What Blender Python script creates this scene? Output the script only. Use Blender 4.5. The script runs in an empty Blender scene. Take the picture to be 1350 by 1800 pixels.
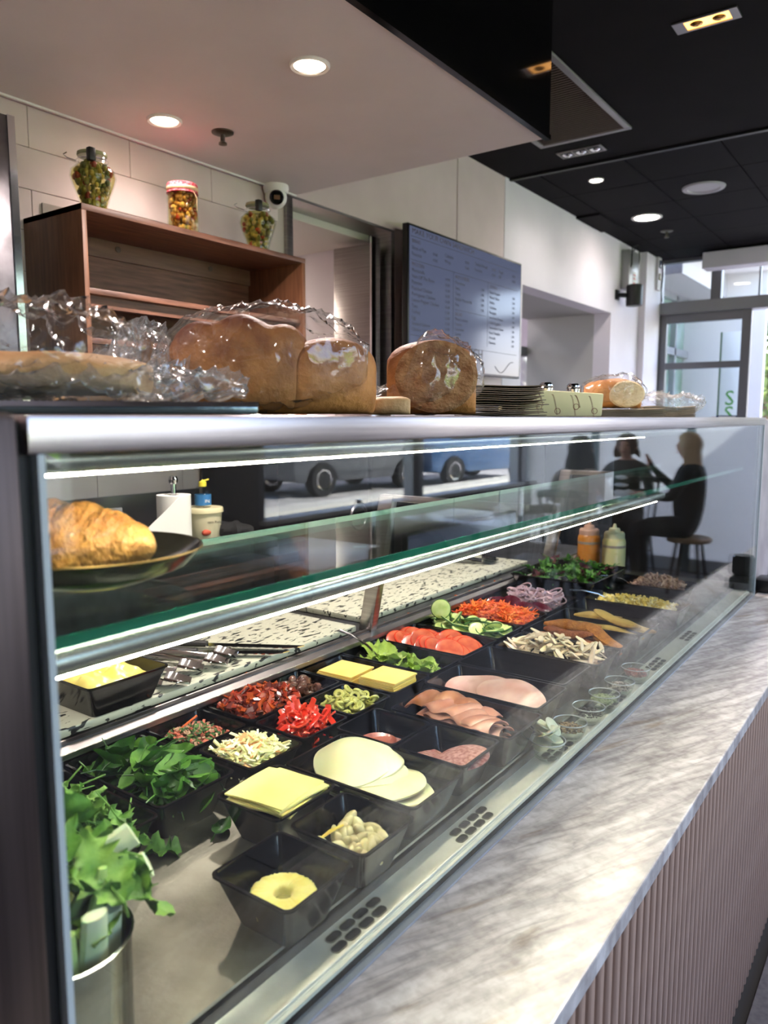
import bpy, bmesh, math, random
from mathutils import Vector, Matrix, Euler
R = random.Random(7)
PI = math.pi
sc = bpy.context.scene
C = sc.collection
# ---------------------------------------------------------------- camera
EYE = 1.47
cam = bpy.data.cameras.new('camera'); camo = bpy.data.objects.new('camera', cam); C.objects.link(camo)
cam.sensor_fit = 'VERTICAL'; cam.sensor_height = 36.0; cam.lens = 36.0*1345/1800
cam.clip_start = 0.02; cam.clip_end = 200
camo.location = (0, 0, EYE)
camo.rotation_euler = (math.radians(90-6.994), 0, math.radians(35.736))
cam.dof.use_dof = True; cam.dof.focus_distance = 1.45; cam.dof.aperture_fstop = 5.0
sc.camera = camo
# ---------------------------------------------------------------- world, sun, exposure
w = bpy.data.worlds.new('sky'); sc.world = w; w.use_nodes = True
nt = w.node_tree; bg = nt.nodes['Background']
sky = nt.nodes.new('ShaderNodeTexSky'); sky.sky_type = 'NISHITA'
sky.sun_disc = False; sky.sun_elevation = math.radians(52); sky.sun_rotation = math.radians(-20)
sky.air_density = 1.0; sky.dust_density = 1.5
tm_ = nt.nodes.new('ShaderNodeMix'); tm_.data_type = 'RGBA'; tm_.blend_type = 'MULTIPLY'; tm_.inputs[0].default_value = 1; tm_.inputs[7].default_value = (1.06,.95,1.0,1)
nt.links.new(sky.outputs[0], tm_.inputs[6]); nt.links.new(tm_.outputs[2], bg.inputs[0]); bg.inputs[1].default_value = 0.8
sun = bpy.data.lights.new('sun', 'SUN'); suno = bpy.data.objects.new('sun', sun); C.objects.link(suno)
sun.energy = 24.0; sun.angle = math.radians(0.6); sun.color = (1, .94, .92)
suno.rotation_euler = Vector((.72,-.25,-.65)).to_track_quat('-Z','Y').to_euler()
sc.view_settings.view_transform = 'Standard'; sc.view_settings.look = 'None'
sc.view_settings.gamma = 1.0; sc.view_settings.use_curve_mapping = False
sc.view_settings.exposure = 0.93
sc.cycles.max_bounces = 8; sc.cycles.transparent_max_bounces = 20
sc.cycles.glossy_bounces = 4; sc.cycles.transmission_bounces = 6; sc.cycles.diffuse_bounces = 4
sc.cycles.caustics_reflective = False; sc.cycles.caustics_refractive = False
sc.cycles.sample_clamp_indirect = 6.0
sc.cycles.use_denoising = True
# ---------------------------------------------------------------- materials
def lin(h):
    if not isinstance(h, str): return tuple(h)+(1,) if len(h) == 3 else tuple(h)
    c = [int(h[i:i+2], 16)/255 for i in (0, 2, 4)]
    return tuple(x/12.92 if x <= .04045 else ((x+.055)/1.055)**2.4 for x in c)+(1,)
MATS = {}
def mat(name, col, rough=.5, metal=0., col2=None, ns=8., nd=3., stretch=(1,1,1), rmp=(.35,.65), bump=0., bs=40., bstretch=None,
        spec=.5, coat=0., sss=0., trans=0., ior=1.45, emit=None, es=0., wave=None, alpha=1., aniso=0.):
    if name in MATS: return MATS[name]
    m = bpy.data.materials.new(name); m.use_nodes = True; n = m.node_tree.nodes; L = m.node_tree.links
    b = n['Principled BSDF']; I = b.inputs
    I['Base Color'].default_value = lin(col); I['Roughness'].default_value = rough; I['Metallic'].default_value = metal
    I['Specular IOR Level'].default_value = spec; I['IOR'].default_value = ior
    I['Coat Weight'].default_value = coat; I['Coat Roughness'].default_value = .08
    I['Transmission Weight'].default_value = trans; I['Alpha'].default_value = alpha
    I['Anisotropic'].default_value = aniso
    if sss: I['Subsurface Weight'].default_value = sss; I['Subsurface Radius'].default_value = (.01,.006,.003); I['Subsurface Scale'].default_value = .6
    if emit: I['Emission Color'].default_value = lin(emit); I['Emission Strength'].default_value = es
    def coords(st):
        tc = n.new('ShaderNodeTexCoord'); mp = n.new('ShaderNodeMapping'); mp.inputs['Scale'].default_value = st
        L.new(tc.outputs['Object'], mp.inputs[0]); return mp.outputs[0]
    if col2:
        nz = n.new('ShaderNodeTexNoise'); nz.inputs['Scale'].default_value = ns; nz.inputs['Detail'].default_value = nd
        L.new(coords(stretch), nz.inputs['Vector'])
        cr = n.new('ShaderNodeValToRGB'); e = cr.color_ramp.elements
        e[0].position = rmp[0]; e[1].position = rmp[1]; e[0].color = lin(col); e[1].color = lin(col2)
        L.new(nz.outputs[0], cr.inputs[0]); L.new(cr.outputs[0], I['Base Color'])
    if bump:
        nb = n.new('ShaderNodeTexNoise'); nb.inputs['Scale'].default_value = bs; nb.inputs['Detail'].default_value = 4
        L.new(coords(bstretch or stretch), nb.inputs['Vector'])
        bp = n.new('ShaderNodeBump'); bp.inputs['Strength'].default_value = bump; bp.inputs['Distance'].default_value = .01
        L.new(nb.outputs[0], bp.inputs['Height']); L.new(bp.outputs[0], I['Normal'])
    MATS[name] = m; return m
def glassmat(name, tint, rough=0., ior=1.5, diff=0., bump=0., bs=30., gain=1.0, base=0.0, stretch=(1,1,1)):
    '''thin clear sheet: transparent body with Fresnel reflection'''
    m = bpy.data.materials.new(name); m.use_nodes = True; n = m.node_tree.nodes; L = m.node_tree.links
    for x in list(n): n.remove(x)
    out = n.new('ShaderNodeOutputMaterial'); tr = n.new('ShaderNodeBsdfTransparent'); gl = n.new('ShaderNodeBsdfGlossy')
    tr.inputs[0].default_value = lin(tint); gl.inputs['Roughness'].default_value = rough
    fr = n.new('ShaderNodeFresnel'); ge = n.new('ShaderNodeNewGeometry'); mi = n.new('ShaderNodeMix'); mi.inputs[2].default_value = ior; mi.inputs[3].default_value = 1/ior
    L.new(ge.outputs['Backfacing'], mi.inputs[0]); L.new(mi.outputs[0], fr.inputs[0])   # thin sheet: same reflectance from both sides
    ma = n.new('ShaderNodeMath'); ma.operation = 'MULTIPLY_ADD'; ma.use_clamp = True; ma.inputs[1].default_value = gain; ma.inputs[2].default_value = base
    L.new(fr.outputs[0], ma.inputs[0])
    mx = n.new('ShaderNodeMixShader'); L.new(ma.outputs[0], mx.inputs[0]); L.new(tr.outputs[0], mx.inputs[1]); L.new(gl.outputs[0], mx.inputs[2])
    last = mx
    if bump:
        tc = n.new('ShaderNodeTexCoord'); mp = n.new('ShaderNodeMapping'); mp.inputs['Scale'].default_value = stretch
        nb = n.new('ShaderNodeTexNoise'); nb.inputs['Scale'].default_value = bs; nb.inputs['Detail'].default_value = 4
        nb.inputs['Distortion'].default_value = .9; nb.noise_type = 'RIDGED_MULTIFRACTAL'
        bp = n.new('ShaderNodeBump'); bp.inputs['Strength'].default_value = bump; bp.inputs['Distance'].default_value = .01
        L.new(tc.outputs['Object'], mp.inputs[0]); L.new(mp.outputs[0], nb.inputs['Vector']); L.new(nb.outputs[0], bp.inputs['Height'])
        L.new(bp.outputs[0], gl.inputs['Normal']); L.new(bp.outputs[0], fr.inputs['Normal'])
    if diff:
        df = n.new('ShaderNodeBsdfDiffuse'); df.inputs[0].default_value = (.9,.9,.9,1); m2 = n.new('ShaderNodeMixShader'); m2.inputs[0].default_value = diff
        L.new(mx.outputs[0], m2.inputs[1]); L.new(df.outputs[0], m2.inputs[2]); last = m2
    L.new(last.outputs[0], out.inputs[0]); MATS[name] = m; return m
def emis(name, col, s):
    m = bpy.data.materials.new(name); m.use_nodes = True; n = m.node_tree.nodes; b = n['Principled BSDF']
    b.inputs['Base Color'].default_value = (.8,.8,.8,1); b.inputs['Emission Color'].default_value = lin(col); b.inputs['Emission Strength'].default_value = s
    MATS[name] = m; return m
# ---------------------------------------------------------------- mesh helpers
class MB:
    def __init__(s): s.v = []; s.f = []; s.m = []; s.cur = 0
    def _f(s, *idx): s.f.append(idx); s.m.append(s.cur)
    def box(s, x0, x1, y0, y1, z0, z1):
        b = len(s.v); s.v += [(x0,y0,z0),(x1,y0,z0),(x1,y1,z0),(x0,y1,z0),(x0,y0,z1),(x1,y0,z1),(x1,y1,z1),(x0,y1,z1)]
        for q in ((0,3,2,1),(4,5,6,7),(0,1,5,4),(1,2,6,5),(2,3,7,6),(3,0,4,7)): s._f(*[b+i for i in q])
        return s
    def prism(s, poly, axis, a, c):
        '''poly: 2D points in the two other axes (cyclic order xyz without axis)'''
        b = len(s.v); n = len(poly)
        def P(p, t): return (t,p[0],p[1]) if axis == 'x' else ((p[0],t,p[1]) if axis == 'y' else (p[0],p[1],t))
        s.v += [P(p, a) for p in poly]+[P(p, c) for p in poly]
        s._f(*range(b+n-1, b-1, -1)); s._f(*range(b+n, b+2*n))
        for i in range(n): j = (i+1) % n; s._f(b+i, b+j, b+n+j, b+n+i)
        return s
    def loops(s, L, close=True, cap0=True, cap1=True):
        b = len(s.v); n = len(L[0])
        for l in L: s.v += [tuple(p) for p in l]
        for k in range(len(L)-1):
            for i in range(n if close else n-1):
                j = (i+1) % n; s._f(b+k*n+i, b+k*n+j, b+(k+1)*n+j, b+(k+1)*n+i)
        if cap0: s._f(*[b+i for i in range(n-1, -1, -1)])
        if cap1: s._f(*[b+(len(L)-1)*n+i for i in range(n)])
        return s
    def tube(s, path, r, n=8, cap=True, flat=1.):
        P = [Vector(p) for p in path]; L = []; up = Vector((0,0,1)); prev = None
        for i, p in enumerate(P):
            t = (P[min(i+1, len(P)-1)]-P[max(i-1, 0)]).normalized()
            if prev is None:
                a = t.cross(up if abs(t.z) < .9 else Vector((1,0,0))).normalized()
            else: a = (prev-t*prev.dot(t)).normalized()
            prev = a; c = t.cross(a); rr = r[i] if isinstance(r, (list, tuple)) else r
            L.append([p+a*(rr*math.cos(2*PI*k/n))+c*(rr*flat*math.sin(2*PI*k/n)) for k in range(n)])
        return s.loops(L, True, cap, cap)
    def lathe(s, prof, n=24, c=(0,0,0), cap0=True, cap1=True, fn=None):
        L = []
        for r, z in prof:
            ring = []
            for k in range(n):
                a = 2*PI*k/n; q = r*(fn(a, z) if fn else 1); ring.append((c[0]+q*math.cos(a), c[1]+q*math.sin(a), c[2]+z))
            L.append(ring)
        return s.loops(L, True, cap0, cap1)
    def ell(s, c, rx, ry, rz, nu=12, nv=8, rot=None, fn=None):
        L = []
        for j in range(nv+1):
            t = -PI/2+PI*j/nv; ct = max(math.cos(t), .02); ring = []
            for k in range(nu):
                a = 2*PI*k/nu; d = Vector((ct*math.cos(a), ct*math.sin(a), math.sin(t))); q = fn(d) if fn else 1
                p = Vector((d.x*rx*q, d.y*ry*q, d.z*rz*q))
                if rot: p = rot @ p
                ring.append(p+Vector(c))
            L.append(ring)
        return s.loops(L)
    def grid(s, fn, nu, nv, wrap=False):
        b = len(s.v); s.v += [tuple(fn(i/nu, j/nv)) for j in range(nv+1) for i in range(nu+1)]
        for j in range(nv):
            for i in range(nu): s._f(b+j*(nu+1)+i, b+j*(nu+1)+i+1, b+(j+1)*(nu+1)+i+1, b+(j+1)*(nu+1)+i)
        return s
    def mesh(s, name, mats, smooth=30, bevel=0., bseg=2, solid=0., fixn=True):
        me = bpy.data.meshes.new(name); me.from_pydata(s.v, [], s.f)
        if not isinstance(mats, (list, tuple)): mats = [mats]
        for m in mats: me.materials.append(m)
        for p, mi in zip(me.polygons, s.m): p.material_index = mi
        bm = bmesh.new(); bm.from_mesh(me)
        if solid: bmesh.ops.solidify(bm, geom=bm.faces[:], thickness=solid)
        if fixn: bmesh.ops.recalc_face_normals(bm, faces=bm.faces[:])
        if bevel:
            es = [e for e in bm.edges if len(e.link_faces) == 2 and e.calc_face_angle(0) > .6]
            bmesh.ops.bevel(bm, geom=es, offset=bevel, segments=bseg, profile=.5, affect='EDGES', clamp_overlap=True)
        bm.to_mesh(me); bm.free()
        if smooth:
            for p in me.polygons: p.use_smooth = True
            me.set_sharp_from_angle(angle=math.radians(smooth))
        me.update(); return me
    def build(s, name, mats, parent=None, loc=None, rot=None, **kw):
        return place(s.mesh(name, mats, **kw), name, parent, loc, rot)
def place(me, name, parent=None, loc=None, rot=None, scale=None):
    o = bpy.data.objects.new(name, me); C.objects.link(o)
    if parent: o.parent = parent
    if loc is not None: o.location = loc
    if rot is not None: o.rotation_euler = rot
    if scale is not None: o.scale = scale if hasattr(scale, '__len__') else (scale,)*3
    return o
def tag(o, label=None, cat=None, group=None, kind=None):
    if label: o['label'] = label
    if cat: o['category'] = cat
    if group: o['group'] = group
    if kind: o['kind'] = kind
    return o
def thing(name, label, cat, loc=(0,0,0), rz=0., group=None):
    o = bpy.data.objects.new(name, None); C.objects.link(o); o.empty_display_size = .05
    o.location = loc; o.rotation_euler = (0,0,rz); return tag(o, label, cat, group)
def struct(o): o['kind'] = 'structure'; return o
def box(x0, x1, y0, y1, z0, z1): return MB().box(x0, x1, y0, y1, z0, z1)
def copy_tree(o, parent=None):
    c = o.copy(); C.objects.link(c)
    if parent: c.parent = parent
    for ch in list(o.children): copy_tree(ch, c)
    return c
TEXTS = []
def text(s, size, loc, rot, m, parent, name='lettering', align='LEFT', ext=.0002, sx=1.):
    cu = bpy.data.curves.new(name, 'FONT'); cu.body = s; cu.size = size; cu.align_x = align; cu.extrude = ext; cu.resolution_u = 2
    TEXTS.append((cu, loc, rot, m, parent, name, sx))
def flush_text():
    tmp = [bpy.data.objects.new('t', t[0]) for t in TEXTS]
    for o in tmp: C.objects.link(o)
    dg = bpy.context.evaluated_depsgraph_get()
    for o, (cu, loc, rot, m, parent, name, sx) in zip(tmp, TEXTS):
        me = bpy.data.meshes.new_from_object(o.evaluated_get(dg)); me.materials.clear(); me.materials.append(m)
        q = place(me, name, parent, loc, rot, (sx,1,1))
    for o in tmp: bpy.data.objects.remove(o)
def smoothstep(a, b, x):
    t = min(1, max(0, (x-a)/(b-a))); return t*t*(3-2*t)
# ---------------------------------------------------------------- material library
steel = mat('brushed steel', '9a9494', .32, 1., col2='ada7a6', ns=3, stretch=(1,1,60), bump=.03, bs=120, bstretch=(1,.05,8))
steel_h = mat('brushed steel rail', 'a59c9e', .30, 1., col2='bbb2b3', ns=4, stretch=(60,1,60), bump=.02, bs=200, bstretch=(8,.05,8))
steel_deck = mat('scratched steel deck', '8f8d80', .34, .88, col2='a5a394', ns=22, nd=6, bump=.05, bs=160)
satin = mat('satin steel ledge', 'dadcd0', .42, .25, col2='e2e4d8', ns=30, bump=.03, bs=160)
post_steel = mat('brushed steel post', '4d4545', .36, 1., col2='5c5353', ns=3, stretch=(60,60,1), bump=.03, bs=120, bstretch=(8,8,.05))
steel_dark = mat('dark steel', '77757a', .35, 1., col2='5d5b5e', ns=14)
chrome = mat('polished steel', 'd6d6d8', .1, 1.)
melamine = mat('black melamine', '0b0b0d', .14, spec=.5, bump=.01, bs=300)
blackp = mat('black plastic', '121214', .35)
blackgloss = mat('black gloss panel', '060607', .06, spec=.55)
blackpaint = mat('black painted ceiling', '100e0e', .85, col2='141111', spec=.12, ns=5, bump=.05, bs=180)
white_paint = mat('white wall paint', 'e6dfe7', .6, col2='e0d9e1', ns=3, bump=.02, bs=160)
bulk_paint = mat('bulkhead white', 'e0d6d6', .6, col2='dad0d0', ns=4, bump=.02, bs=120)
beige_panel = mat('beige wall panel', 'dac6c6', .55, col2='d4c0c0', ns=5)
tile_white = mat('white wall tile', 'dccdca', .4, col2='d5c6c3', ns=6)
grout = mat('grout', 'bdb0aa', .9)
def wood(name, a, b, st, rough=.45, ns=6.):
    return mat(name, a, rough, col2=b, ns=ns, nd=8, stretch=st, rmp=(.3,.7), bump=.06, bs=ns*6)
walnut = wood('walnut laminate', '4a2e22', '77503e', (12,1.2,14))
walnut_side = wood('walnut laminate upright', '67432f', '85593f', (14,14,1.2))
oak_slat = wood('limed oak slat', '9a7d6e', 'b69a89', (40,40,1.5), .6)
groove = mat('slat groove shade', '2e1f1a', .9)  # near-black carcass colour: shade between the slats is put into it
rubber = mat('black gasket', '0a0a0b', .5)
concrete = mat('grey floor tile', '57555a', .55, col2='6a676b', ns=60, nd=6, bump=.04, bs=200)
stone_block = mat('grey stone cladding', '8f878c', .5, col2='a59da1', ns=9, nd=8, bump=.03, bs=90)
front_glass = glassmat('case front glass', (.955,.985,.97), 0.0, 1.52, gain=.95)
shelf_glass = glassmat('green shelf glass', (.86,.95,.91), .02, 1.5, gain=.9)
edge_glass = mat('green glass edge', '0f5a43', .12, col2='1e7a5e', ns=30, stretch=(1,.1,1), spec=.6)
win_glass = glassmat('window glass', (.93,.96,.95), 0., 1.4, gain=.7)
clear_glass = glassmat('jar glass', (.95,.97,.94), .01, 1.45, gain=.9)
film = glassmat('clear plastic bag', (.97,.97,.98), .10, 1.42, diff=.022, bump=.9, bs=18., gain=1.4, base=.025)
film2 = glassmat('crinkled plastic bag', (.95,.95,.96), .12, 1.45, diff=.10, bump=1.0, bs=40., gain=1.5, base=.05)
alu = mat('grey aluminium frame', '77777b', .4, .6)
alu_light = mat('silver aluminium frame', 'a9abb0', .35, .7)
paperw = mat('white paper', 'e9e7e2', .8)
led = emis('led strip', 'fff2da', 160.)
downl = emis('warm downlight lens', 'ffe2c4', 14.)
downw = emis('neutral downlight lens', 'fff3e6', 26.)
gold_in = emis('amber lamp recess', 'ffb050', 2.2)
# marble
def marble():
    m = bpy.data.materials.new('veined marble'); m.use_nodes = True; n = m.node_tree.nodes; L = m.node_tree.links; b = n['Principled BSDF']
    b.inputs['Roughness'].default_value = .22
    tc = n.new('ShaderNodeTexCoord'); m0 = n.new('ShaderNodeMapping'); m0.inputs['Rotation'].default_value = (0,0,math.radians(-66)); mp = n.new('ShaderNodeMapping'); mp.inputs['Scale'].default_value = (3.2,17.,1)
    L.new(tc.outputs['Object'], m0.inputs[0]); L.new(m0.outputs[0], mp.inputs[0])
    def nz(sc_, d, dist, src=None):
        x = n.new('ShaderNodeTexNoise'); x.inputs['Scale'].default_value = sc_; x.inputs['Detail'].default_value = d; x.inputs['Distortion'].default_value = dist
        L.new(src or mp.outputs[0], x.inputs['Vector']); return x.outputs[0]
    def ramp(src, stops):
        c = n.new('ShaderNodeValToRGB'); e = c.color_ramp.elements
        while len(e) < len(stops): e.new(.5)
        for i, (p, col) in enumerate(stops): e[i].position = p; e[i].color = lin(col)
        L.new(src, c.inputs[0]); return c.outputs[0]
    base = ramp(nz(1.0, 8, .25), [(.25,'b0acac'),(.42,'cfcbca'),(.55,'dcd9d8'),(.75,'c6c2c2')])
    vein = ramp(nz(1.7, 12, .35), [(.36,'ffffff'),(.46,'c2bdbd'),(.50,'8d888c'),(.54,'bdb8b6'),(.64,'ffffff')])
    gold = ramp(nz(1.1, 8, .3), [(.60,'ffffff'),(.68,'c9b08a'),(.74,'ffffff')])
    mx = n.new('ShaderNodeMix'); mx.data_type = 'RGBA'; mx.blend_type = 'MULTIPLY'; mx.inputs[0].default_value = .5
    L.new(base, mx.inputs[6]); L.new(vein, mx.inputs[7])
    m3 = n.new('ShaderNodeMix'); m3.data_type = 'RGBA'; m3.blend_type = 'MULTIPLY'; m3.inputs[0].default_value = .55
    L.new(mx.outputs[2], m3.inputs[6]); L.new(gold, m3.inputs[7]); 
    fine = ramp(nz(55, 8, .3, tc.outputs['Object']), [(.34,'c9c6c4'),(.58,'ffffff')])
    m4 = n.new('ShaderNodeMix'); m4.data_type = 'RGBA'; m4.blend_type = 'MULTIPLY'; m4.inputs[0].default_value = .5
    L.new(m3.outputs[2], m4.inputs[6]); L.new(fine, m4.inputs[7]); L.new(m4.outputs[2], b.inputs['Base Color']); return m
marble_m = marble()
def speckle():
    m = bpy.data.materials.new('speckled cutting board'); m.use_nodes = True; n = m.node_tree.nodes; L = m.node_tree.links; b = n['Principled BSDF']
    b.inputs['Roughness'].default_value = .4
    tc = n.new('ShaderNodeTexCoord'); mp = n.new('ShaderNodeMapping'); mp.inputs['Scale'].default_value = (105,34,70); mp.inputs['Rotation'].default_value = (0,0,.35)
    x = n.new('ShaderNodeTexNoise'); x.inputs['Scale'].default_value = 1.; x.inputs['Detail'].default_value = 1.5; x.inputs['Distortion'].default_value = .6
    L.new(tc.outputs['Object'], mp.inputs[0]); L.new(mp.outputs[0], x.inputs['Vector'])
    c = n.new('ShaderNodeValToRGB'); e = c.color_ramp.elements; e[0].position = .585; e[0].color = lin('b5b4a2'); e[1].position = .62; e[1].color = lin('141618')
    L.new(x.outputs[0], c.inputs[0]); L.new(c.outputs[0], b.inputs['Base Color']); return m
board_m = speckle()
# ================================================================ ROOM SHELL
WX = -2.28            # back wall plane
EY = 7.63             # end storefront plane
SX = 2.5              # street window plane
ZC = 2.95             # main ceiling
ZB = 2.40             # kitchen bulkhead underside
# floor with tiles
fl = struct(box(-4.2, 2.6, -2.6, EY+.1, -.12, -.012).build('floor', mat('floor bed', '3a393b', .9), smooth=0))
tme = box(-.298, .298, -.298, .298, -.012, 0).mesh('tile', concrete, smooth=0, bevel=.0015, bseg=1)
for i in range(5):
    for j in range(17): place(tme, 'tile', fl, (-.28+.6*i+.3, -2.2+.6*j, 0))
struct(box(-4.2, -.9, -2.6, EY+.05, -.011, -.001).build('floor_kitchen', mat('kitchen floor', '9a948e', .6), smooth=0))
# main black ceiling: flat part + tile part
ce = struct(box(-4.4, 2.7, -2.8, 4.50, ZC, ZC+.15).build('ceiling', blackpaint, smooth=0))
box(-4.4, 2.7, 4.50, EY+.35, ZC+.03, ZC+.15).build('tile_backing', blackpaint, ce, smooth=0)
box(-2.28, 2.5, 4.50, 4.53, ZC-.012, ZC+.03).build('edge_channel', mat('black channel', '0c0c0d', .5), ce, smooth=0)
ctm = box(-.257, .257, -.2605, .2605, 0, .02).mesh('ceiling_tile', mat('black ceiling tile', '110f11', .85, spec=.12, bump=.06, bs=220), smooth=0, bevel=.002, bseg=1)
for i in range(9):
    for j in range(6):
        place(ctm, 'ceiling_tile', ce, (-2.355+.52*i+.0, 4.797+.5265*j, ZC-.004 if (i, j) != (0, 2) else ZC-.02))
# kitchen bulkhead (white underside, glossy black fascia)
BX = -1.126; BY = 2.505
bk = struct(box(-4.3, BX-.012, -2.6, BY, ZB, ZC+.02).build('ceiling_bulkhead', bulk_paint, smooth=0))
box(BX-.012, BX, -2.6, BY+.012, ZB+.012, ZC).build('fascia_panel', blackgloss, bk, smooth=0, bevel=.002, bseg=1)
box(BX-.016, BX+.004, -2.6, BY+.012, ZB-.004, ZB+.012).build('fascia_trim', mat('black trim', '080808', .15), bk, smooth=0)
box(-2.30, BX-.014, BY, BY+.012, ZB+.01, ZC).build('end_panel', blackpaint, bk, smooth=0)
box(-2.262, -2.254, 1.0, BY, ZB-.006, ZB).build('shadow_bead', mat('white bead', 'f2efee', .5), bk, smooth=0)
# back wall: tiled kitchen part
wb = struct(box(WX-.14, WX-.012, -2.6, 2.47, 0, ZB).build('wall_back', grout, smooth=0))
tm = box(0, .010, -.1793, .1793, -.0603, .0603).mesh('wall_tile', tile_white, smooth=0, bevel=.0015, bseg=1)
tmh = box(0, .010, -.089, .089, -.0595, .0595).mesh('wall_tile_half', tile_white, smooth=0, bevel=.0015, bseg=1)
for r in range(12):
    zc = 2.3395-.122*r-.0+.0
    off = 0 if r % 2 == 0 else .18
    for c in range(6):
        yc = 1.34-.36+.18-.0+off+.36*c-.36
        if yc+.179 > 2.47: continue
        place(tm, 'wall_tile', wb, (WX-.011, yc, zc))
# steel corner post by the kitchen doorway
box(WX-.15, WX+.004, 2.465, 2.505, 0, ZB-.002).build('corner_post', steel, wb, bevel=.003)
# tall steel upright at the far left
o = thing('steel_upright', 'brushed steel cabinet side rising at the far left behind the bread', 'cabinet', (-2.13, 1.085, 0))
box(-.13, .09, -.12, .07, 1.0, 2.26).build('side', steel_dark, o, bevel=.004)
box(.088, .094, .055, .075, 1.0, 2.26).build('edge_strip', chrome, o)
# doorway into the kitchen: opening Y 2.505..3.23
dr = struct(MB().box(WX-.14, WX, 3.23, 3.26, 0, 2.40).box(WX-.14, WX, 2.505, 3.26, 2.392, 2.402).build('door_1', steel, smooth=0))
# beige panelled wall
wp = struct(box(WX-.14, WX-.012, 2.505, 4.45, 2.402, ZC).box(WX-.14, WX-.012, 3.26, 4.45, 0, 2.42).build('wall_panelled', mat('panel joint', '6a6765', .8), smooth=0))
box(WX-.012, WX, 2.53, 3.868, 2.403, ZC).build('panel', beige_panel, wp, smooth=0, bevel=.001, bseg=1)
box(WX-.012, WX, 3.262, 3.868, 0, 2.418).build('panel', beige_panel, wp, smooth=0, bevel=.001, bseg=1)
box(WX-.012, WX, 3.878, 4.45, 0, ZC).build('panel', beige_panel, wp, smooth=0, bevel=.001, bseg=1)
# white wall with a deep opening
ww = struct(MB().box(WX-.14, WX+.003, 4.45, 4.72, 0, ZC).box(WX-.14, WX+.003, 4.72, 6.40, 2.34, ZC).box(WX-.14, WX+.003, 6.40, EY, 0, ZC).build('wall_white', white_paint, smooth=0))
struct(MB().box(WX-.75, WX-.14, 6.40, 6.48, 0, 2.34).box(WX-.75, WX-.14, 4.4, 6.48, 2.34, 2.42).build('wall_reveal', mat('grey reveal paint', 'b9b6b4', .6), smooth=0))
# column at the corner
struct(box(WX, WX+.06, 7.12, EY-.06, 0, ZC-.002).build('trim_1', white_paint, smooth=0, bevel=.004))
# room beyond the deep opening
struct(MB().box(-5.4, -5.3, 3.3, 8.2, 0, 3.).box(-5.4, -3.0, 8.1, 8.2, 0, 3.).build('wall_beyond', white_paint, smooth=0))
pw = struct(MB().box(-3.10, -3.03, 4.3, 6.48, 2.02, 2.10).box(-3.10, -3.03, 4.88, 4.94, 0, 2.05).box(-3.10, -3.03, 4.3, 6.48, 0, .9).box(-3.08, -3.03, 4.3, 6.48, 1.06, 1.09).build('window_1', alu, smooth=0))
box(-3.07, -3.06, 4.3, 6.48, .9, 2.05).build('pane', win_glass, pw, smooth=0)
struct(box(-5.4, -2.42, 3.3, 8.2, 2.9, 3.).build('ceiling_beyond', white_paint, smooth=0))
struct(box(-5.4, -4.2, -2.6, 8.2, -.12, -.01).build('floor_beyond', mat('pale floor', 'a8a5a2', .5), smooth=0))
lamp = thing('ceiling_lamp', 'round white ceiling lamp seen through the deep wall opening', 'lamp', (-3.75, 5.75, 2.9))
MB().lathe([(.20,-.03),(.20,0)], 24).build('lens', emis('cool lamp lens', 'ffffff', 8.), lamp)
# kitchen beyond the doorway
kw = struct(MB().box(-4.30, -4.26, 1.5, 3.32, 0, 2.9).build('wall_kitchen', grout, smooth=0))
ktm = box(0, .010, -.0985, .0985, -.148, .148).mesh('wall_tile', tile_white, smooth=0, bevel=.0015, bseg=1)
for i in range(9):
    for j in range(8): place(ktm, 'wall_tile', kw, (-4.26, 1.6+.2*i, .15+.3*j-.0))
struct(box(-4.30, -2.42, 3.27, 3.33, 0, 2.9).build('wall_kitchen_side', white_paint, smooth=0))
struct(box(-4.30, -2.42, 1.5, 1.56, 0, 2.9).build('wall_kitchen_near', white_paint, smooth=0))
struct(box(-4.3, -2.42, 1.5, 3.3, 2.36, 2.42).build('ceiling_kitchen', mat('kitchen ceiling', 'd6d0ca', .6), smooth=0))
f = thing('cold_room_door', 'tall brushed steel door panel standing inside the kitchen doorway', 'door', (-2.45, 3.14, 0))
box(-.13, .11, 0, .06, .05, 2.33).build('leaf', steel, f, bevel=.006)
box(.112, .122, -.01, .06, .05, 2.36).build('edge_strip', chrome, f)
f = thing('wall_cupboard', 'pale wall cupboard hanging past the steel door in the kitchen', 'cupboard', (-4.05, 3.13, 1.52))
box(-.15, .15, -.12, .12, 0, .33).build('door', tile_white, f, bevel=.004); box(-.15, .15, -.12, .12, .34, .72).build('door', tile_white, f, bevel=.004)
f = thing('kitchen_light', 'square white ceiling light inside the kitchen', 'lamp', (-3.75, 2.72, 2.36))
box(-.16, .16, -.16, .16, -.02, 0).build('frame', alu_light, f, bevel=.003); box(-.13, .13, -.13, .13, -.024, -.02).build('diffuser', emis('kitchen diffuser', 'fff0dd', 60.), f)
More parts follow.
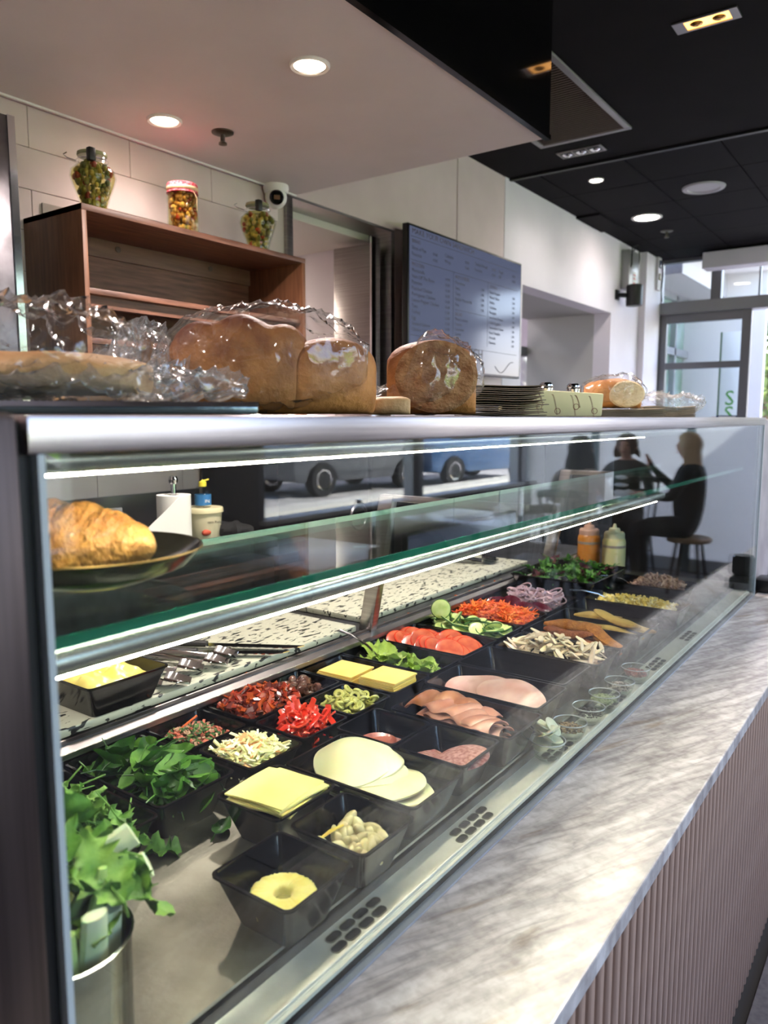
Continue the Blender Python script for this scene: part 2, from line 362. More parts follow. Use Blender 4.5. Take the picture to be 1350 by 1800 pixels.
# near wall behind the photographer and street side
struct(box(-4.3, 2.6, -2.7, -2.6, 0, ZC).build('wall_near', white_paint, smooth=0))
sw = struct(MB().box(SX, SX+.12, -2.6, EY+.1, 0, .78).box(SX, SX+.12, 2.26, 3.53, .78, ZC).box(SX, SX+.12, -2.6, -.4, .78, ZC).box(SX, SX+.12, -2.6, EY+.1, 2.75, ZC).build('wall_street', mat('grey street wall', '8f8e92', .6), smooth=0))
k = 2
for (a, b_) in ((-.4, 2.26), (3.53, 5.38), (5.44, 7.36), (7.46, EY+.1)):
    g = struct(MB().box(SX+.0, SX+.10, a, a+.05, .78, 2.75).box(SX, SX+.10, b_-.05, b_, .78, 2.75).box(SX, SX+.10, a, b_, 2.69, 2.75).build('window_%d' % k, alu_light, smooth=0, bevel=.003)); k += 1
    box(SX+.05, SX+.056, a+.05, b_-.05, .80, 2.70).build('pane', win_glass, g, smooth=0)
    box(SX-.06, SX+.10, a, b_, .775, .805).build('window_sill', mat('white sill', 'f0f0f0', .4), g, bevel=.004)
struct(MB().box(SX-.02, SX+.10, 5.38, 5.44, .78, 2.75).box(SX-.02, SX+.10, 7.36, 7.46, .78, 2.75).build('trim_2', alu_light, smooth=0, bevel=.004))
# end storefront: sliding door, header, transom
hd = struct(box(-2.30, 1.0, EY-.07, EY+.09, 2.44, 2.55).build('trim_3', mat('grey header', '8b8b8e', .4, .4), smooth=0, bevel=.004))
d2 = struct(MB().box(-2.25, -2.16, EY-.03, EY+.03, 0, 2.44).box(-1.50, -1.42, EY-.03, EY+.03, 0, 2.44).box(-2.16, -1.50, EY-.03, EY+.03, 2.36, 2.44).box(-2.16, -1.50, EY-.03, EY+.03, 1.93, 1.99).box(-2.16, -1.50, EY-.03, EY+.03, 0, .12).build('door_2', alu, smooth=0, bevel=.003))
box(-2.16, -1.50, EY-.004, EY+.004, 1.99, 2.36).build('pane', win_glass, d2, smooth=0); box(-2.16, -1.50, EY-.004, EY+.004, .12, 1.93).build('pane', win_glass, d2, smooth=0)
tr = struct(MB().box(-2.30, -2.22, EY-.03, EY+.05, 2.55, ZC).box(-1.78, -1.69, EY-.03, EY+.05, 2.55, ZC).box(-2.3, 1.0, EY-.03, EY+.05, ZC-.035, ZC+.05).box(-1.38, -1.365, EY-.02, EY+.03, 2.55, ZC).build('window_6', alu, smooth=0, bevel=.002))
box(-2.22, -1.78, EY-.004, EY+.004, 2.55, ZC-.035).build('pane', win_glass, tr, smooth=0); box(-1.69, 1.0, EY-.004, EY+.004, 2.55, ZC-.035).build('pane', win_glass, tr, smooth=0)
box(-2.235, -2.215, EY-.05, EY-.03, 2.55, ZC-.02).build('conduit', white_paint, tr)
struct(box(-1.80, .9, EY-.30, EY-.12, 2.785, 2.925).build('trim_4', white_paint, smooth=0, bevel=.006))
we = struct(MB().box(-.10, .10, EY-.05, EY+.1, 0, ZC).box(.10, SX+.1, EY, EY+.1, 0, .12).box(.10, SX+.1, EY, EY+.1, 2.6, ZC).build('wall_end', mat('pale end wall', 'd6dadd', .55), smooth=0))
MB().box(.82, .90, EY-.03, EY, 0, ZC).box(1.75, 1.83, EY-.03, EY, 0, ZC).build('mullion', mat('grey green mullion', '6f7d80', .4, .4), we, smooth=0)
def frosted():
    m = bpy.data.materials.new('frosted film'); m.use_nodes = True; n = m.node_tree.nodes; L = m.node_tree.links
    for x in list(n): n.remove(x)
    out = n.new('ShaderNodeOutputMaterial'); a = n.new('ShaderNodeBsdfTranslucent'); c = n.new('ShaderNodeBsdfDiffuse'); mx = n.new('ShaderNodeMixShader')
    a.inputs[0].default_value = (.72,.76,.78,1); c.inputs[0].default_value = (.55,.58,.61,1); mx.inputs[0].default_value = .5
    L.new(a.outputs[0], mx.inputs[1]); L.new(c.outputs[0], mx.inputs[2]); L.new(mx.outputs[0], out.inputs[0]); return m
fz = struct(box(.10, SX+.1, EY+.02, EY+.03, .12, 2.6).build('window_8', frosted(), smooth=0))
f = thing('notice_sheet', 'white paper notice taped to the end wall behind the customers', 'notice', (.42, EY-.055, 1.42))
box(-.19, .19, 0, .003, 0, .30).build('sheet', paperw, f)
f.location.y = EY-.005
# ================================================================ OUTSIDE
struct(box(-14, 40, -20, 40, -.3, -.13).build('ground', mat('pale paving', 'b5b0ae', .9, col2='9f9a98', ns=3, bump=.05, bs=30), smooth=0))
struct(box(7.4, 8.0, -20, 40, -.13, -.02).build('kerb', mat('concrete kerb', 'c9c5bc', .9), smooth=0))
tag(box(13, 40, -20, 40, -.13, -.05).build('grass_verge', mat('verge grass', '5f8a35', .9, col2='88a84a', ns=9), smooth=0), 'sunlit green grass verge across the street', 'grass', kind='stuff')
# lobby beyond the sliding door
lb = struct(MB().box(-2.75, -2.70, EY+.1, 10.2, 0, 3.2).build('wall_lobby', white_paint, smooth=0))
struct(box(-2.7, -1.75, 10.2, 10.3, 0, 3.3).build('wall_lobby_end', mat('lobby wall', 'd9d6d6', .6), smooth=0))
gl = struct(MB().box(-2.70, -2.62, 8.0, 8.06, 0, 2.9).box(-2.70, -2.62, 8.9, 8.98, 0, 2.9).box(-2.70, -2.62, 9.6, 9.66, 0, 2.9).box(-2.70, -2.62, 8.0, 10.2, 2.22, 2.30).box(-2.70, -2.62, 8.0, 10.2, 2.85, 2.92).box(-2.70, -2.62, 8.0, 10.2, 1.40, 1.46).build('window_7', alu_light, smooth=0))
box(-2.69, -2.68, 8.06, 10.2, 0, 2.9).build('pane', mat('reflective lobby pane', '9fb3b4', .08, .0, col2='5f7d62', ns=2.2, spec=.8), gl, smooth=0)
struct(box(-3.0, -1.7, EY+.3, 10.3, 3.2, 3.3).build('ceiling_lobby', mat('lobby soffit', 'd2d0d2', .6), smooth=0))
struct(box(-2.70, -2.2, 8.2, 10.2, 2.92, 3.2).build('trim_5', mat('lobby beam grey', 'a9a7ab', .5), smooth=0))
f = thing('lobby_lamp', 'large oval white ceiling lamp beyond the door transom', 'lamp', (-1.75, 9.3, 3.2))
MB().lathe([(.17,-.03),(.17,0)], 24).build('lens', emis('lobby lamp lens', 'ffffff', 6.), f)
f = thing('totem_sign', 'tall white sign panel with green figures standing outside the door', 'sign', (-1.98, 9.6, 0))
box(-.11, .11, -.03, .03, 0, 2.45).build('panel', mat('sign white', 'e6e8ea', .4), f, bevel=.004)
box(-.125, -.11, -.035, .03, 0, 2.45).build('edge', mat('sign green', '2f5a2a', .4), f)
sgm = mat('sign green print', '4f9a3a', .5)
text('S', .24, (-.05, -.032, 1.62), (PI/2, 0, 0), sgm, f); text('S', .24, (-.05, -.032, 1.44), (PI/2, 0, 0), sgm, f)
f = thing('notice_plate', 'small red and navy notice on the sliding door glass', 'notice', (-1.62, EY-.012, 1.43))
box(-.10, -.06, 0, .004, 0, .05).build('red_field', mat('red print', 'c0282c', .5), f)
box(-.06, .12, 0, .004, 0, .065).build('navy_frame', mat('navy print', '1b2550', .5), f); box(-.04, .11, -.002, .0, .012, .055).build('white_field', paperw, f)
# ---------------------------------------------------------------- tree and cars outside
def leafcloud(n, c, rad, ls, seed, squash=.8):
    r = random.Random(seed); b = MB()
    for _ in range(n):
        while True:
            p = Vector((r.uniform(-1,1), r.uniform(-1,1), r.uniform(-1,1)))
            if .35 < p.length < 1: break
        p = Vector((p.x*rad, p.y*rad, p.z*rad*squash))+Vector(c)
        e = Euler((r.uniform(0,6), r.uniform(0,6), r.uniform(0,6))).to_matrix(); s = ls*r.uniform(.6,1.3)
        q = [p+e@Vector(t) for t in ((-s,0,0),(0,-s*.45,s*.1),(s,0,0),(0,s*.45,s*.1))]
        i = len(b.v); b.v += [tuple(x) for x in q]; b._f(i, i+1, i+2, i+3)
    return b
leafg = mat('tree leaf', '3f5a2c', .6, col2='7d9150', ns=.9, rmp=(.4,.6)); bark = mat('tree bark', '5a4a40', .9, col2='7a6a5c', ns=14)
def tree(loc, h, rad, n, label, seed, grp=None):
    t = thing('street_tree', label, 'tree', loc, group=grp)
    MB().tube([(0,0,-.1),(.05,0,h*.4),(-.1,.1,h*.75),(.1,.2,h)], [.16,.13,.10,.05], 8).build('trunk', bark, t)
    MB().tube([(0,0,h*.55),(rad*.5,.2,h*.75),(rad*.9,.3,h*.95)], [.08,.06,.03], 6).build('branch', bark, t)
    MB().tube([(0,0,h*.5),(-rad*.4,-.2,h*.78),(-rad*.8,-.3,h*.9)], [.08,.06,.03], 6).build('branch', bark, t)
    tag(leafcloud(n, (0,0,h), rad, .11, seed).build('foliage', leafg, t, smooth=0), kind='stuff')
tree((-2.3, 14.2, 0), 3.0, 2.1, 5200, 'leafy street tree filling the open doorway at the far right', 3)
tree((-.3, 17.0, 0), 2.2, 2.2, 5200, 'paler street tree further down beyond the doorway', 4)
hedge = tag(leafcloud(5000, (-1.2, 19.5, .7), 2.4, .12, 9, .45).build('hedge', leafg, smooth=0), 'low green hedge at the foot of the street trees', 'hedge', kind='stuff')
tree((16, 12, 0), 3.6, 2.2, 2600, 'street tree shading the cars across the road', 5)
def car(loc, rz, col, label):
    t = thing('parked_car', label, 'car', loc, rz, 'parked cars across the street')
    body = mat('car paint '+col, col, .18, .3, coat=.6); gl_ = mat('car window', '0d1216', .05, spec=.8); ty = mat('tyre', '141416', .8)
    P = [(-2.2,.35),(-2.25,.75),(-2.1,1.0),(-1.7,1.12),(-1.15,1.56),(.35,1.60),(1.05,1.12),(1.95,.98),(2.2,.78),(2.22,.35),(1.75,.3),(1.6,.55),(1.38,.68),(1.15,.68),(.93,.55),(.8,.3),(-.95,.3),(-1.1,.55),(-1.32,.68),(-1.55,.68),(-1.77,.55),(-1.9,.3)]
    MB().prism(P, 'y', -.88, .88).build('body', body, t, bevel=.05)
    W = [(-1.6,1.1),(-1.1,1.48),(.3,1.52),(.92,1.12)]
    for s in (-.885, .88): MB().prism(W, 'y', s, s+.006).build('side_window', gl_, t, smooth=0)
    for x in (-1.43, 1.27):
        for y in (-.80, .80):
            wv = MB().lathe([(.22,-.11),(.34,-.11),(.35,-.06),(.35,.06),(.34,.11),(.22,.11)], 24).build('wheel', ty, t, (x, y, .35), (PI/2, 0, 0))
            MB().lathe([(.05,-.09),(.22,-.115),(.22,.115),(.05,.09)], 10).build('rim', chrome, wv)
    for s in (-.6, .6): box(2.16, 2.235, s-.2, s+.2, .72, .86).build('headlight', chrome, t, bevel=.01)
car((8.9, 17.4, -.13), math.radians(100), '3f5f86', 'blue grey parked car with alloy wheels across the street')
car((9.8, 13.4, -.13), math.radians(95), '5b5e63', 'dark grey parked car left of the blue one')
car((6.6, 3.2, -.13), math.radians(92), '8d8f92', 'silver parked car nearest the shop window')
# ---------------------------------------------------------------- wall fittings at the far corner
sp = thing('wall_speaker', 'black cylindrical speaker on the white wall below a junction box', 'speaker', (-2.16, 6.62, 2.41))
MB().lathe([(.0,0),(.062,0),(.068,.01),(.068,.165),(.06,.175),(0,.175)], 20).build('body', blackp, sp)
MB().tube([(-.12,-.10,.09),(-.05,-.03,.09)], .02, 8).build('arm', blackp, sp); box(-.128, -.10, -.14, -.06, .05, .13).build('wall_plate', blackp, sp, bevel=.004)
jb = thing('junction_box', 'flat grey metal electrical box with paper label on the white wall', 'box', (-2.225, 6.72, 2.56))
box(-.05, .02, -.12, .13, 0, .32).build('casing', mat('grey metal casing', '9a9a9c', .35, .5), jb, bevel=.004)
box(.02, .022, -.02, .06, .02, .15).build('label_sheet', paperw, jb)
for zz in (.05, .09, .12): box(.022, .0225, -.01, .05, zz, zz+.012).build('print_line', mat('red print', 'c0282c', .5), jb)
wire = mat('black cable', '121212', .5)
for pth in ([(-.0,-.06,.15),(.03,-.09,.2),(.02,-.06,.34),(.03,.05,.38)], [(.0,.02,.32),(.03,.08,.40),(.02,.14,.28),(.01,.13,.2)]): MB().tube(pth, .006, 6).build('cable', wire, jb)
pt = thing('intercom_panel', 'row of small switches and cables on the white corner column', 'switch panel', (-2.218, 7.45, 2.6))
box(-.001, .02, -.06, .04, .05, .36).build('plate', white_paint, pt, bevel=.003); box(.02, .03, -.035, .015, .25, .32).build('blue_cap', mat('navy cap', '1e2f5a', .4), pt, bevel=.006)
box(.02, .03, -.035, .015, .14, .2).build('brass_switch', mat('tan switch', '9c8f6a', .5), pt, bevel=.004); MB().tube([(.02,.05,.36),(.03,.06,.2),(.03,.03,.05),(.03,.06,-.05)], .006, 6).build('cable', wire, pt)
# ---------------------------------------------------------------- ceiling fittings
def downlight(loc, r, label, m, power, name='downlight', col=(1,.85,.79)):
    t = thing(name, label, 'light', loc)
    MB().lathe([(r*.80,.0),(r*1.05,.0),(r*1.05,-.004),(r*.98,-.008),(r*.84,-.006)], 32, cap0=False, cap1=False).build('bezel', mat('white bezel', 'ece6e2', .4), t)
    MB().lathe([(0.001,.001),(r*.82,.001),(r*.82,-.003),(0.001,-.003)], 28).build('lens', m, t)
    if power:
        l = bpy.data.lights.new('downlight lamp', 'SPOT'); l.energy = power; l.spot_size = math.radians(150); l.spot_blend = .8; l.shadow_soft_size = r*.8; l.color = col
        lo = bpy.data.objects.new('downlight_lamp', l); C.objects.link(lo); lo.parent = t; lo.location = (0,0,-.02)
downlight((-1.421, 1.637, ZB), .052, 'round recessed downlight in the white bulkhead, nearer the black fascia', downl, 84)
downlight((-2.042, 1.656, ZB), .052, 'round recessed downlight in the white bulkhead above the olive jars', downl, 6)
for yy in (-.2, -1.5): downlight((-1.42, yy, ZB), .052, 'round recessed bulkhead downlight behind the photographer, %s' % ('nearer' if yy > -1 else 'further'), downl, 55)
downlight((-1.841, 4.826, ZC-.004), .045, 'small round downlight in the black tiled ceiling', downw, 6, col=(1,.95,.9))
downlight((-1.860, 5.917, ZC-.004), .105, 'large round glowing downlight in the black tiled ceiling', downw, 8, col=(1,.95,.9))
for (x, y) in ((.6, 5.4), (.6, 3.0), (.6, .8), (1.9, 4.4), (1.9, 1.6)): downlight((x, y, ZC-.004), .09, 'unseen round downlight over the customer floor at %s of the seating' % {(.6,5.4):'the far side',(.6,3.):'the middle',(.6,.8):'the near side',(1.9,4.4):'the far window side',(1.9,1.6):'the near window side'}[(x, y)], downw, 75 if (x, y) == (.6, 3.) else 16, col=(1,.95,.9))  # all out of view; the middle one is boosted to brighten the far marble
t = thing('ceiling_speaker', 'round white speaker grille in the black tiled ceiling', 'speaker', (-1.334, 5.38, ZC-.004))
MB().lathe([(.001,-.004),(.095,-.004),(.10,-.012),(.128,-.010),(.132,0)], 36).build('grille', mat('speaker grille', 'b9b6ba', .6, bump=.2, bs=900), t)
t = thing('twin_spot_recess', 'amber lit recessed twin spotlight in the flat black ceiling', 'light', (-.812, 3.195, ZC))
MB().box(-.115,.115,-.045,-.036,-.006,0).box(-.115,.115,.036,.045,-.006,0).box(-.115,-.075,-.036,.036,-.006,0).box(.085,.115,-.036,.036,-.006,0).build('frame', mat('nickel frame', '8a8482', .35, .8), t)
box(-.075, .085, -.036, .036, -.002, .0).build('recess', gold_in, t)
for x in (-.035, .045):
    MB().lathe([(.024,-.004),(.012,-.010),(.001,-.010)], 16, cap0=False).build('lamp', mat('amber reflector', 'b07a30', .2, .8), t, (x, 0, 0))
    l = bpy.data.lights.new('twin spot lamp', 'SPOT'); l.energy = 45; l.spot_size = math.radians(110); l.spot_blend = .7; l.shadow_soft_size = .03; l.color = (1,.9,.84)
    lo = bpy.data.objects.new('twin_spot_lamp', l); C.objects.link(lo); lo.parent = t; lo.location = (x,0,-.02)
t = thing('triple_spot_recess', 'unlit recessed triple spotlight beside the ceiling grille', 'light', (-1.727, 4.285, ZC))
MB().box(-.128,.128,-.055,.055,-.006,0).build('frame', mat('nickel frame', '8a8482', .35, .8), t, bevel=.002)
for x in (-.08, 0, .08):
    s_ = box(x-.035, x+.035, -.04, .04, -.008, -.006).build('socket', blackp, t, bevel=.001); MB().lathe([(.028,-.008),(.014,-.016),(.001,-.014)], 16, cap0=False).build('lamp', chrome, s_, (x, 0, 0))
t = thing('air_grille', 'large slatted return air grille in the black ceiling behind the fascia', 'air grille', (-1.63, 3.55, ZC))
MB().box(-.25,.25,.51,.54,-.012,0).box(-.25,.25,-.54,-.51,-.012,0).box(.22,.25,-.51,.51,-.012,0).box(-.25,-.22,-.51,.51,-.012,0).build('frame', mat('grille frame', '8f8b8c', .4, .3), t, bevel=.002)
box(-.22, .22, -.51, .51, -.002, 0).build('backing', mat('grille dark', '17110f', .9), t, smooth=0)
gm = box(-.22, .22, -.006, .006, -.008, -.003).mesh('slat', mat('grille slat', '7a6e69', .5), smooth=0)
for k in range(44): place(gm, 'slat', t, (0, -.50+k*.0233, 0), (.5, 0, 0))
def sprinkler(loc, label, s=1.):
    t = thing('sprinkler', label, 'sprinkler', loc); bz = mat('antique nickel', '6a645c', .35, .9)
    MB().lathe([(.036*s,0),(.036*s,-.004),(.026*s,-.008),(.016*s,-.010)], 20).build('rose', bz, t)
    MB().lathe([(.008*s,-.008),(.008*s,-.03*s),(.014*s,-.034*s),(.014*s,-.04*s),(.004*s,-.042*s)], 12).build('head', bz, t)
sprinkler((-1.97, 1.833, ZB), 'small nickel fire sprinkler in the white bulkhead')
sprinkler((-1.859, 6.43, ZC-.004), 'small fire sprinkler in the black ceiling near the storefront', 1.3)
t = thing('dome_camera', 'white ball security camera under the bulkhead corner', 'camera', (-2.235, 2.36, ZB))
MB().lathe([(.05,0),(.052,-.012),(.048,-.026),(.044,-.030)], 24).build('base', mat('camera white', 'eceae8', .35), t)
e_ = MB().ell((0,0,-.046), .044, .044, .044, 20, 14).build('eyeball', mat('camera white', 'eceae8', .35), t)
dv = Vector((2.2, -2.0, -.7)).normalized(); q = dv.to_track_quat('Z', 'Y')
ln = MB().lathe([(.001,.0465),(.022,.0465),(.028,.040),(.030,.028)], 20).build('lens', mat('camera lens', '0b0b0d', .08), t, (0,0,-.046)); ln.rotation_euler = q.to_euler()
box(-.012, .012, -.008, .008, .0466, .0475).build('led_window', mat('lens amber', '6b4a2a', .3), ln)
# ================================================================ COUNTER
GX = -.517           # front glass plane
CT = .81             # worktop height
Y0, Y1 = .296, 3.085 # glass run
EDGE = -.296
ct = thing('counter_base', 'limed oak slatted counter front under the marble worktop', 'counter', (0,0,0))
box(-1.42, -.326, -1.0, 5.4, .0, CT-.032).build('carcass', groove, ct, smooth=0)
slm = MB().prism([(-.326,-.0092),(-.309,-.0092),(-.3055,-.006),(-.305,.0),(-.3055,.006),(-.309,.0092),(-.326,.0092)], 'z', .0, CT-.032).mesh('slat', oak_slat, smooth=50)
for i in range(190): place(slm, 'slat', ct, (0, -.95+.0333*i, 0))
o = box(-.516, EDGE, -1.0, 5.4, CT-.030, CT).build('marble_worktop', marble_m, smooth=0, bevel=.003)
tag(o, 'white marble worktop with grey and gold veins along the glass case', 'worktop')
sb = thing('stone_till_block', 'grey stone clad till counter past the end of the glass case', 'counter', (-.9, 3.6, CT))
MB().box(-.15, .365, -.46, .9, .002, .655).build('cladding', stone_block, sb, smooth=0, bevel=.004)
sb2 = thing('card_terminal', 'black card terminal and tray standing at the end of the marble worktop', 'card terminal', (-.44, 3.02, CT+.002))
MB().box(-.03, .09, -.06, .06, 0, .05).build('tray', blackp, sb2, bevel=.012)
MB().lathe([(.0,.05),(.035,.05),(.04,.06),(.04,.12),(.034,.128),(0,.128)], 24).build('holder', blackgloss, sb2, (.05, 0, 0))
sb2.location = (-.50, 3.075+.13, CT+.002)
# ================================================================ DISPLAY CASE
dc = thing('display_case', 'long refrigerated glass sandwich display case with steel frame on the counter', 'display case', (0,0,0))
# left end upright and gasket
box(-1.30, GX+.004, .215, .2835, CT+.001, 1.474).build('end_upright', post_steel, dc, bevel=.006)
box(-1.28, GX-.006, .2835, .2965, CT+.001, 1.468).build('gasket', rubber, dc)
# top rail and top sheet
box(GX-.018, GX+.006, .288, Y1+.012, 1.4445, 1.4725).build('top_rail', steel_h, dc, bevel=.002)
box(-1.02, GX-.012, .2905, Y1+.01, 1.4625, 1.4725).build('top_sheet', steel_deck, dc, bevel=.001, bseg=1)
# front glass (two faces) + polished edges
box(GX-.005, GX+.003, Y0, Y1, CT+.001, 1.446).build('front_glass', front_glass, dc, smooth=0)
box(GX-.006, GX+.004, Y0-.0005, Y0+.005, CT+.001, 1.4445).build('glass_edge', mat('frosted glass edge', 'aeb9bd', .3, spec=.6), dc, smooth=0)
MB().box(GX-.006, GX+.005, Y1-.004, Y1+.004, CT+.001, 1.4445).build('glass_edge', mat('frosted glass edge', 'aeb9bd', .3, spec=.6), dc, smooth=0)
box(-1.05, GX-.006, Y1-.006, Y1+.002, CT+.001, 1.46).build('end_glass', front_glass, dc, smooth=0)
box(-1.05, GX-.012, Y1-.035, Y1-.030, .86, 1.44).build('end_liner', mat('dark end liner', '1a1a1c', .3), dc, smooth=0)
box(GX-.008, GX+.004, Y0, Y1, CT+.0005, CT+.004).build('glass_channel', mat('polished channel', 'a5adb8', .3, .4), dc, smooth=0)
# tubes and LED strips
MB().tube([(-.577,Y0+.005,1.436),(-.577,Y1-.04,1.436)], .0115, 16).build('upper_tube', mat('lamp tube', 'b2b3ae', .26, .9), dc)
MB().tube([(-.563,Y0+.005,1.275),(-.563,1.99,1.275)], .0125, 16).build('lower_tube', mat('lamp tube', 'b2b3ae', .26, .9), dc)
box(-.5785, -.5755, Y0+.01, 1.88, 1.4232, 1.4250).build('led_strip', led, dc, smooth=0)
box(-.5630, -.5600, Y0+.01, 1.954, 1.2616, 1.2630).build('led_strip', led, dc, smooth=0)
# glass shelf with green edges
box(-.839, -.552, Y0+.004, 2.95, 1.2885, 1.2985).build('glass_shelf', shelf_glass, dc, smooth=0)
box(-.5525, -.5505, Y0+.004, 2.95, 1.2887, 1.2983).build('shelf_edge', edge_glass, dc, smooth=0)
box(-.8405, -.8385, Y0+.004, 2.95, 1.2887, 1.2983).build('shelf_edge', mat('pale glass edge', '9fc4b4', .2), dc, smooth=0)
for y in (1.50, 2.60):
    MB().prism([(-1.15,.94),(-1.11,.94),(-1.045,1.285),(-1.085,1.285)], 'y', y-.012, y+.012).build('strut', steel, dc, bevel=.002)
    box(-1.085, -.70, y-.010, y+.010, 1.272, 1.287).build('shelf_bracket', steel, dc, bevel=.002)
# deck, front ledge, vents
DK = .856; LG = .832
box(-1.115, -.578, Y0+.002, 3.05, DK-.012, DK).build('deck', steel_deck, dc, smooth=0, bevel=.002, bseg=1)
box(-.582, -.578, Y0+.002, 3.05, LG, DK-.002).build('deck_riser', steel_dark, dc, smooth=0)
box(-.578, -.528, Y0+.002, 3.05, LG-.008, LG).build('front_ledge', satin, dc, smooth=0)
box(-.535, -.530, Y0+.002, 3.05, LG, LG+.004).build('ledge_ridge', satin, dc, bevel=.001)
box(-.530, GX-.006, Y0+.002, 3.05, LG-.006, LG-.001).build('glass_trough', satin, dc, smooth=0)
def capsule(l, r, n=8):
    return [(r*math.cos(a), l/2-r+r*math.sin(a)) for a in [PI*k/n for k in range(n+1)]]+[(r*math.cos(a), -l/2+r+r*math.sin(a)) for a in [PI+PI*k/n for k in range(n+1)]]
vm = MB().prism(capsule(.024,.0058), 'z', 0, .0006).mesh('vent_slot', mat('vent slot shade', '17191a', .7), smooth=0)  # solid dark caps: the shade of open slots is put into their colour
vr = MB().loops([[(p[0]*k, p[1]*k2, z) for p in capsule(.024,.0058)] for (k, k2, z) in ((1.18,1.05,0),(1.14,1.04,.0012),(1.0,1.0,.0012),(1.0,1.0,.0002))], True, False, False).mesh('vent_rim', steel_deck)
for yb in (.665, .962, 1.30, 1.62, 1.94, 2.26):
    for k in range(4):
        for x, dy in ((-.5625, .010), (-.5455, .0)):
            s_ = place(vm, 'vent_slot', dc, (x, yb+k*.0275+dy, LG+.0002)); place(vr, 'vent_rim', s_)
# back of the well, prep ledge and its lip
box(-1.125, -1.113, Y0+.002, 3.05, .84, .945).build('well_back', steel_dark, dc, smooth=0)
MB().prism([(-1.13,.925),(-1.095,.925),(-1.095,.936),(-1.128,.946)], 'y', Y0+.002, 3.05).build('ledge_lip', steel, dc, bevel=.001, bseg=1)
box(-1.50, -1.128, Y0+.002, 3.05, .925, .9385).build('prep_ledge', steel_dark, dc, smooth=0, bevel=.002)
box(-1.50, -1.421, Y0+.002, 3.05, .0, .924).build('back_panel', steel_dark, ct, smooth=0)
# ================================================================ THINGS ON THE PREP LEDGE
def board(y0, y1, label, dx=0.):
    o = box(-1.46+dx, -1.146+dx, y0, y1, .939, .955).build('cutting_board', board_m, bevel=.004); tag(o, label, 'cutting board', 'speckled cutting boards on the ledge')
board(.33, 1.475, 'speckled white cutting board under the butter tub and tongs'); board(1.545, 2.53, 'speckled white cutting board to the right of the steel strut', -.03)
# ================================================================ TUBS
def rrect(x0, x1, y0, y1, r, z, n=4):
    L = []
    for (cx, cy, a0) in ((x1-r,y1-r,0),(x0+r,y1-r,PI/2),(x0+r,y0+r,PI),(x1-r,y0+r,3*PI/2)):
        for k in range(n+1): a = a0+PI/2*k/n; L.append((cx+r*math.cos(a), cy+r*math.sin(a), z))
    return L
def tub(x0, x1, y0, y1, label, h=.066, inset=.024, z=DK, name='food_tub', grp='black melamine food tubs'):
    cx, cy = (x0+x1)/2, (y0+y1)/2; a, b = (x1-x0)/2, (y1-y0)/2; i = inset; L = []
    def rr(d, zz, r): return rrect(-a+d, a-d, -b+d, b-d, max(.003, r), zz)
    L = [rr(i, 0, .010), rr(i*.10+.0035, h-.010, .010), rr(.003, h-.004, .010), rr(0, h-.003, .011), rr(0, h, .011), rr(.004, h, .009), rr(.0045, h-.004, .009), rr(i+.003, .005, .008)]
    o = MB().loops(L).build(name, melamine, None, (cx, cy, z+.0005), smooth=40)
    return tag(o, label, 'tub', grp)
TUBS = dict(
 pine=(-.678,-.547,.578,.702,'black tub holding a single pineapple ring, nearest the front glass'),
 ponion=(-.676,-.546,.716,.838,'black tub of pickled cocktail onions'),
 slicech=(-.820,-.694,.714,.846,'black tub of square pale yellow cheese slices'),
 moz=(-.810,-.560,.851,1.0,'wide black tub of round provolone slices'),
 spin=(-1.097,-.852,.644,.790,'wide black tub of baby spinach'),
 rocket=(-1.090,-.838,.494,.634,'wide black tub of curly kale at the left upright'),
 tabb=(-1.104,-.971,.804,.930,'black tub of chopped tabbouleh'),
 slaw=(-.963,-.835,.804,.930,'black tub of creamy coleslaw'),
 sundr=(-1.104,-.977,.944,1.206,'long black tub of sun-dried tomatoes and brown olives'),
 pepp=(-.968,-.844,.940,1.064,'black tub of roasted red pepper strips'),
 golive=(-.967,-.842,1.072,1.199,'black tub of sliced green olives'),
 cheese=(-1.096,-.845,1.209,1.348,'wide black tub of stacked orange-yellow cheese slices'),
 lett=(-1.106,-.847,1.354,1.496,'wide black tub of lettuce leaves'),
 tom=(-1.106,-.852,1.502,1.672,'wide black tub of sliced tomato'),
 cuc=(-1.108,-.853,1.678,1.820,'wide black tub of sliced cucumber'),
 carr=(-1.108,-.856,1.826,1.985,'wide black tub of grated carrot'),
 beet=(-1.108,-.860,1.991,2.230,'wide black tub of beetroot and red onion'),
 past=(-.834,-.706,1.008,1.130,'black tub with a few pastrami slices'),
 salami=(-.700,-.568,1.006,1.134,'black tub of salami slices'),
 ham=(-.810,-.557,1.142,1.284,'wide black tub of folded ham'),
 pink=(-.836,-.576,1.300,1.448,'wide black tub of pale cooked ham off the bone'),
 empt=(-.846,-.588,1.456,1.612,'wide black tub nearly empty with one turkey slice'),
 chk=(-.836,-.576,1.618,1.766,'wide black tub of shredded poached chicken'),
 schn=(-.842,-.576,1.772,1.906,'wide black tub of crumbed schnitzels'),
 grch=(-.842,-.572,1.912,2.076,'wide black tub of grilled chicken fillets'),
 dark=(-.845,-.590,2.084,2.214,'wide black tub almost empty beside the grilled chicken'),
 egg=(-.850,-.558,2.222,2.370,'wide black tub of chopped egg'),
 caper=(-.860,-.600,2.378,2.494,'wide black tub with dark crumbs between the egg and the tuna'),
 tuna=(-.884,-.618,2.502,2.660,'wide black tub of flaked tuna, furthest along the case'))
for k, v in TUBS.items(): tub(*v)
tub(-1.115,-.830,2.26,2.60,'broad black tray of mixed salad leaves before the sauce bottles', h=.062, z=.898, name='salad_tray')
tag(box(-1.10,-.86,2.27,2.59,DK+.0005,.8975).build('tray_riser', blackp, bevel=.004), 'black riser block under the salad leaf tray', 'riser')
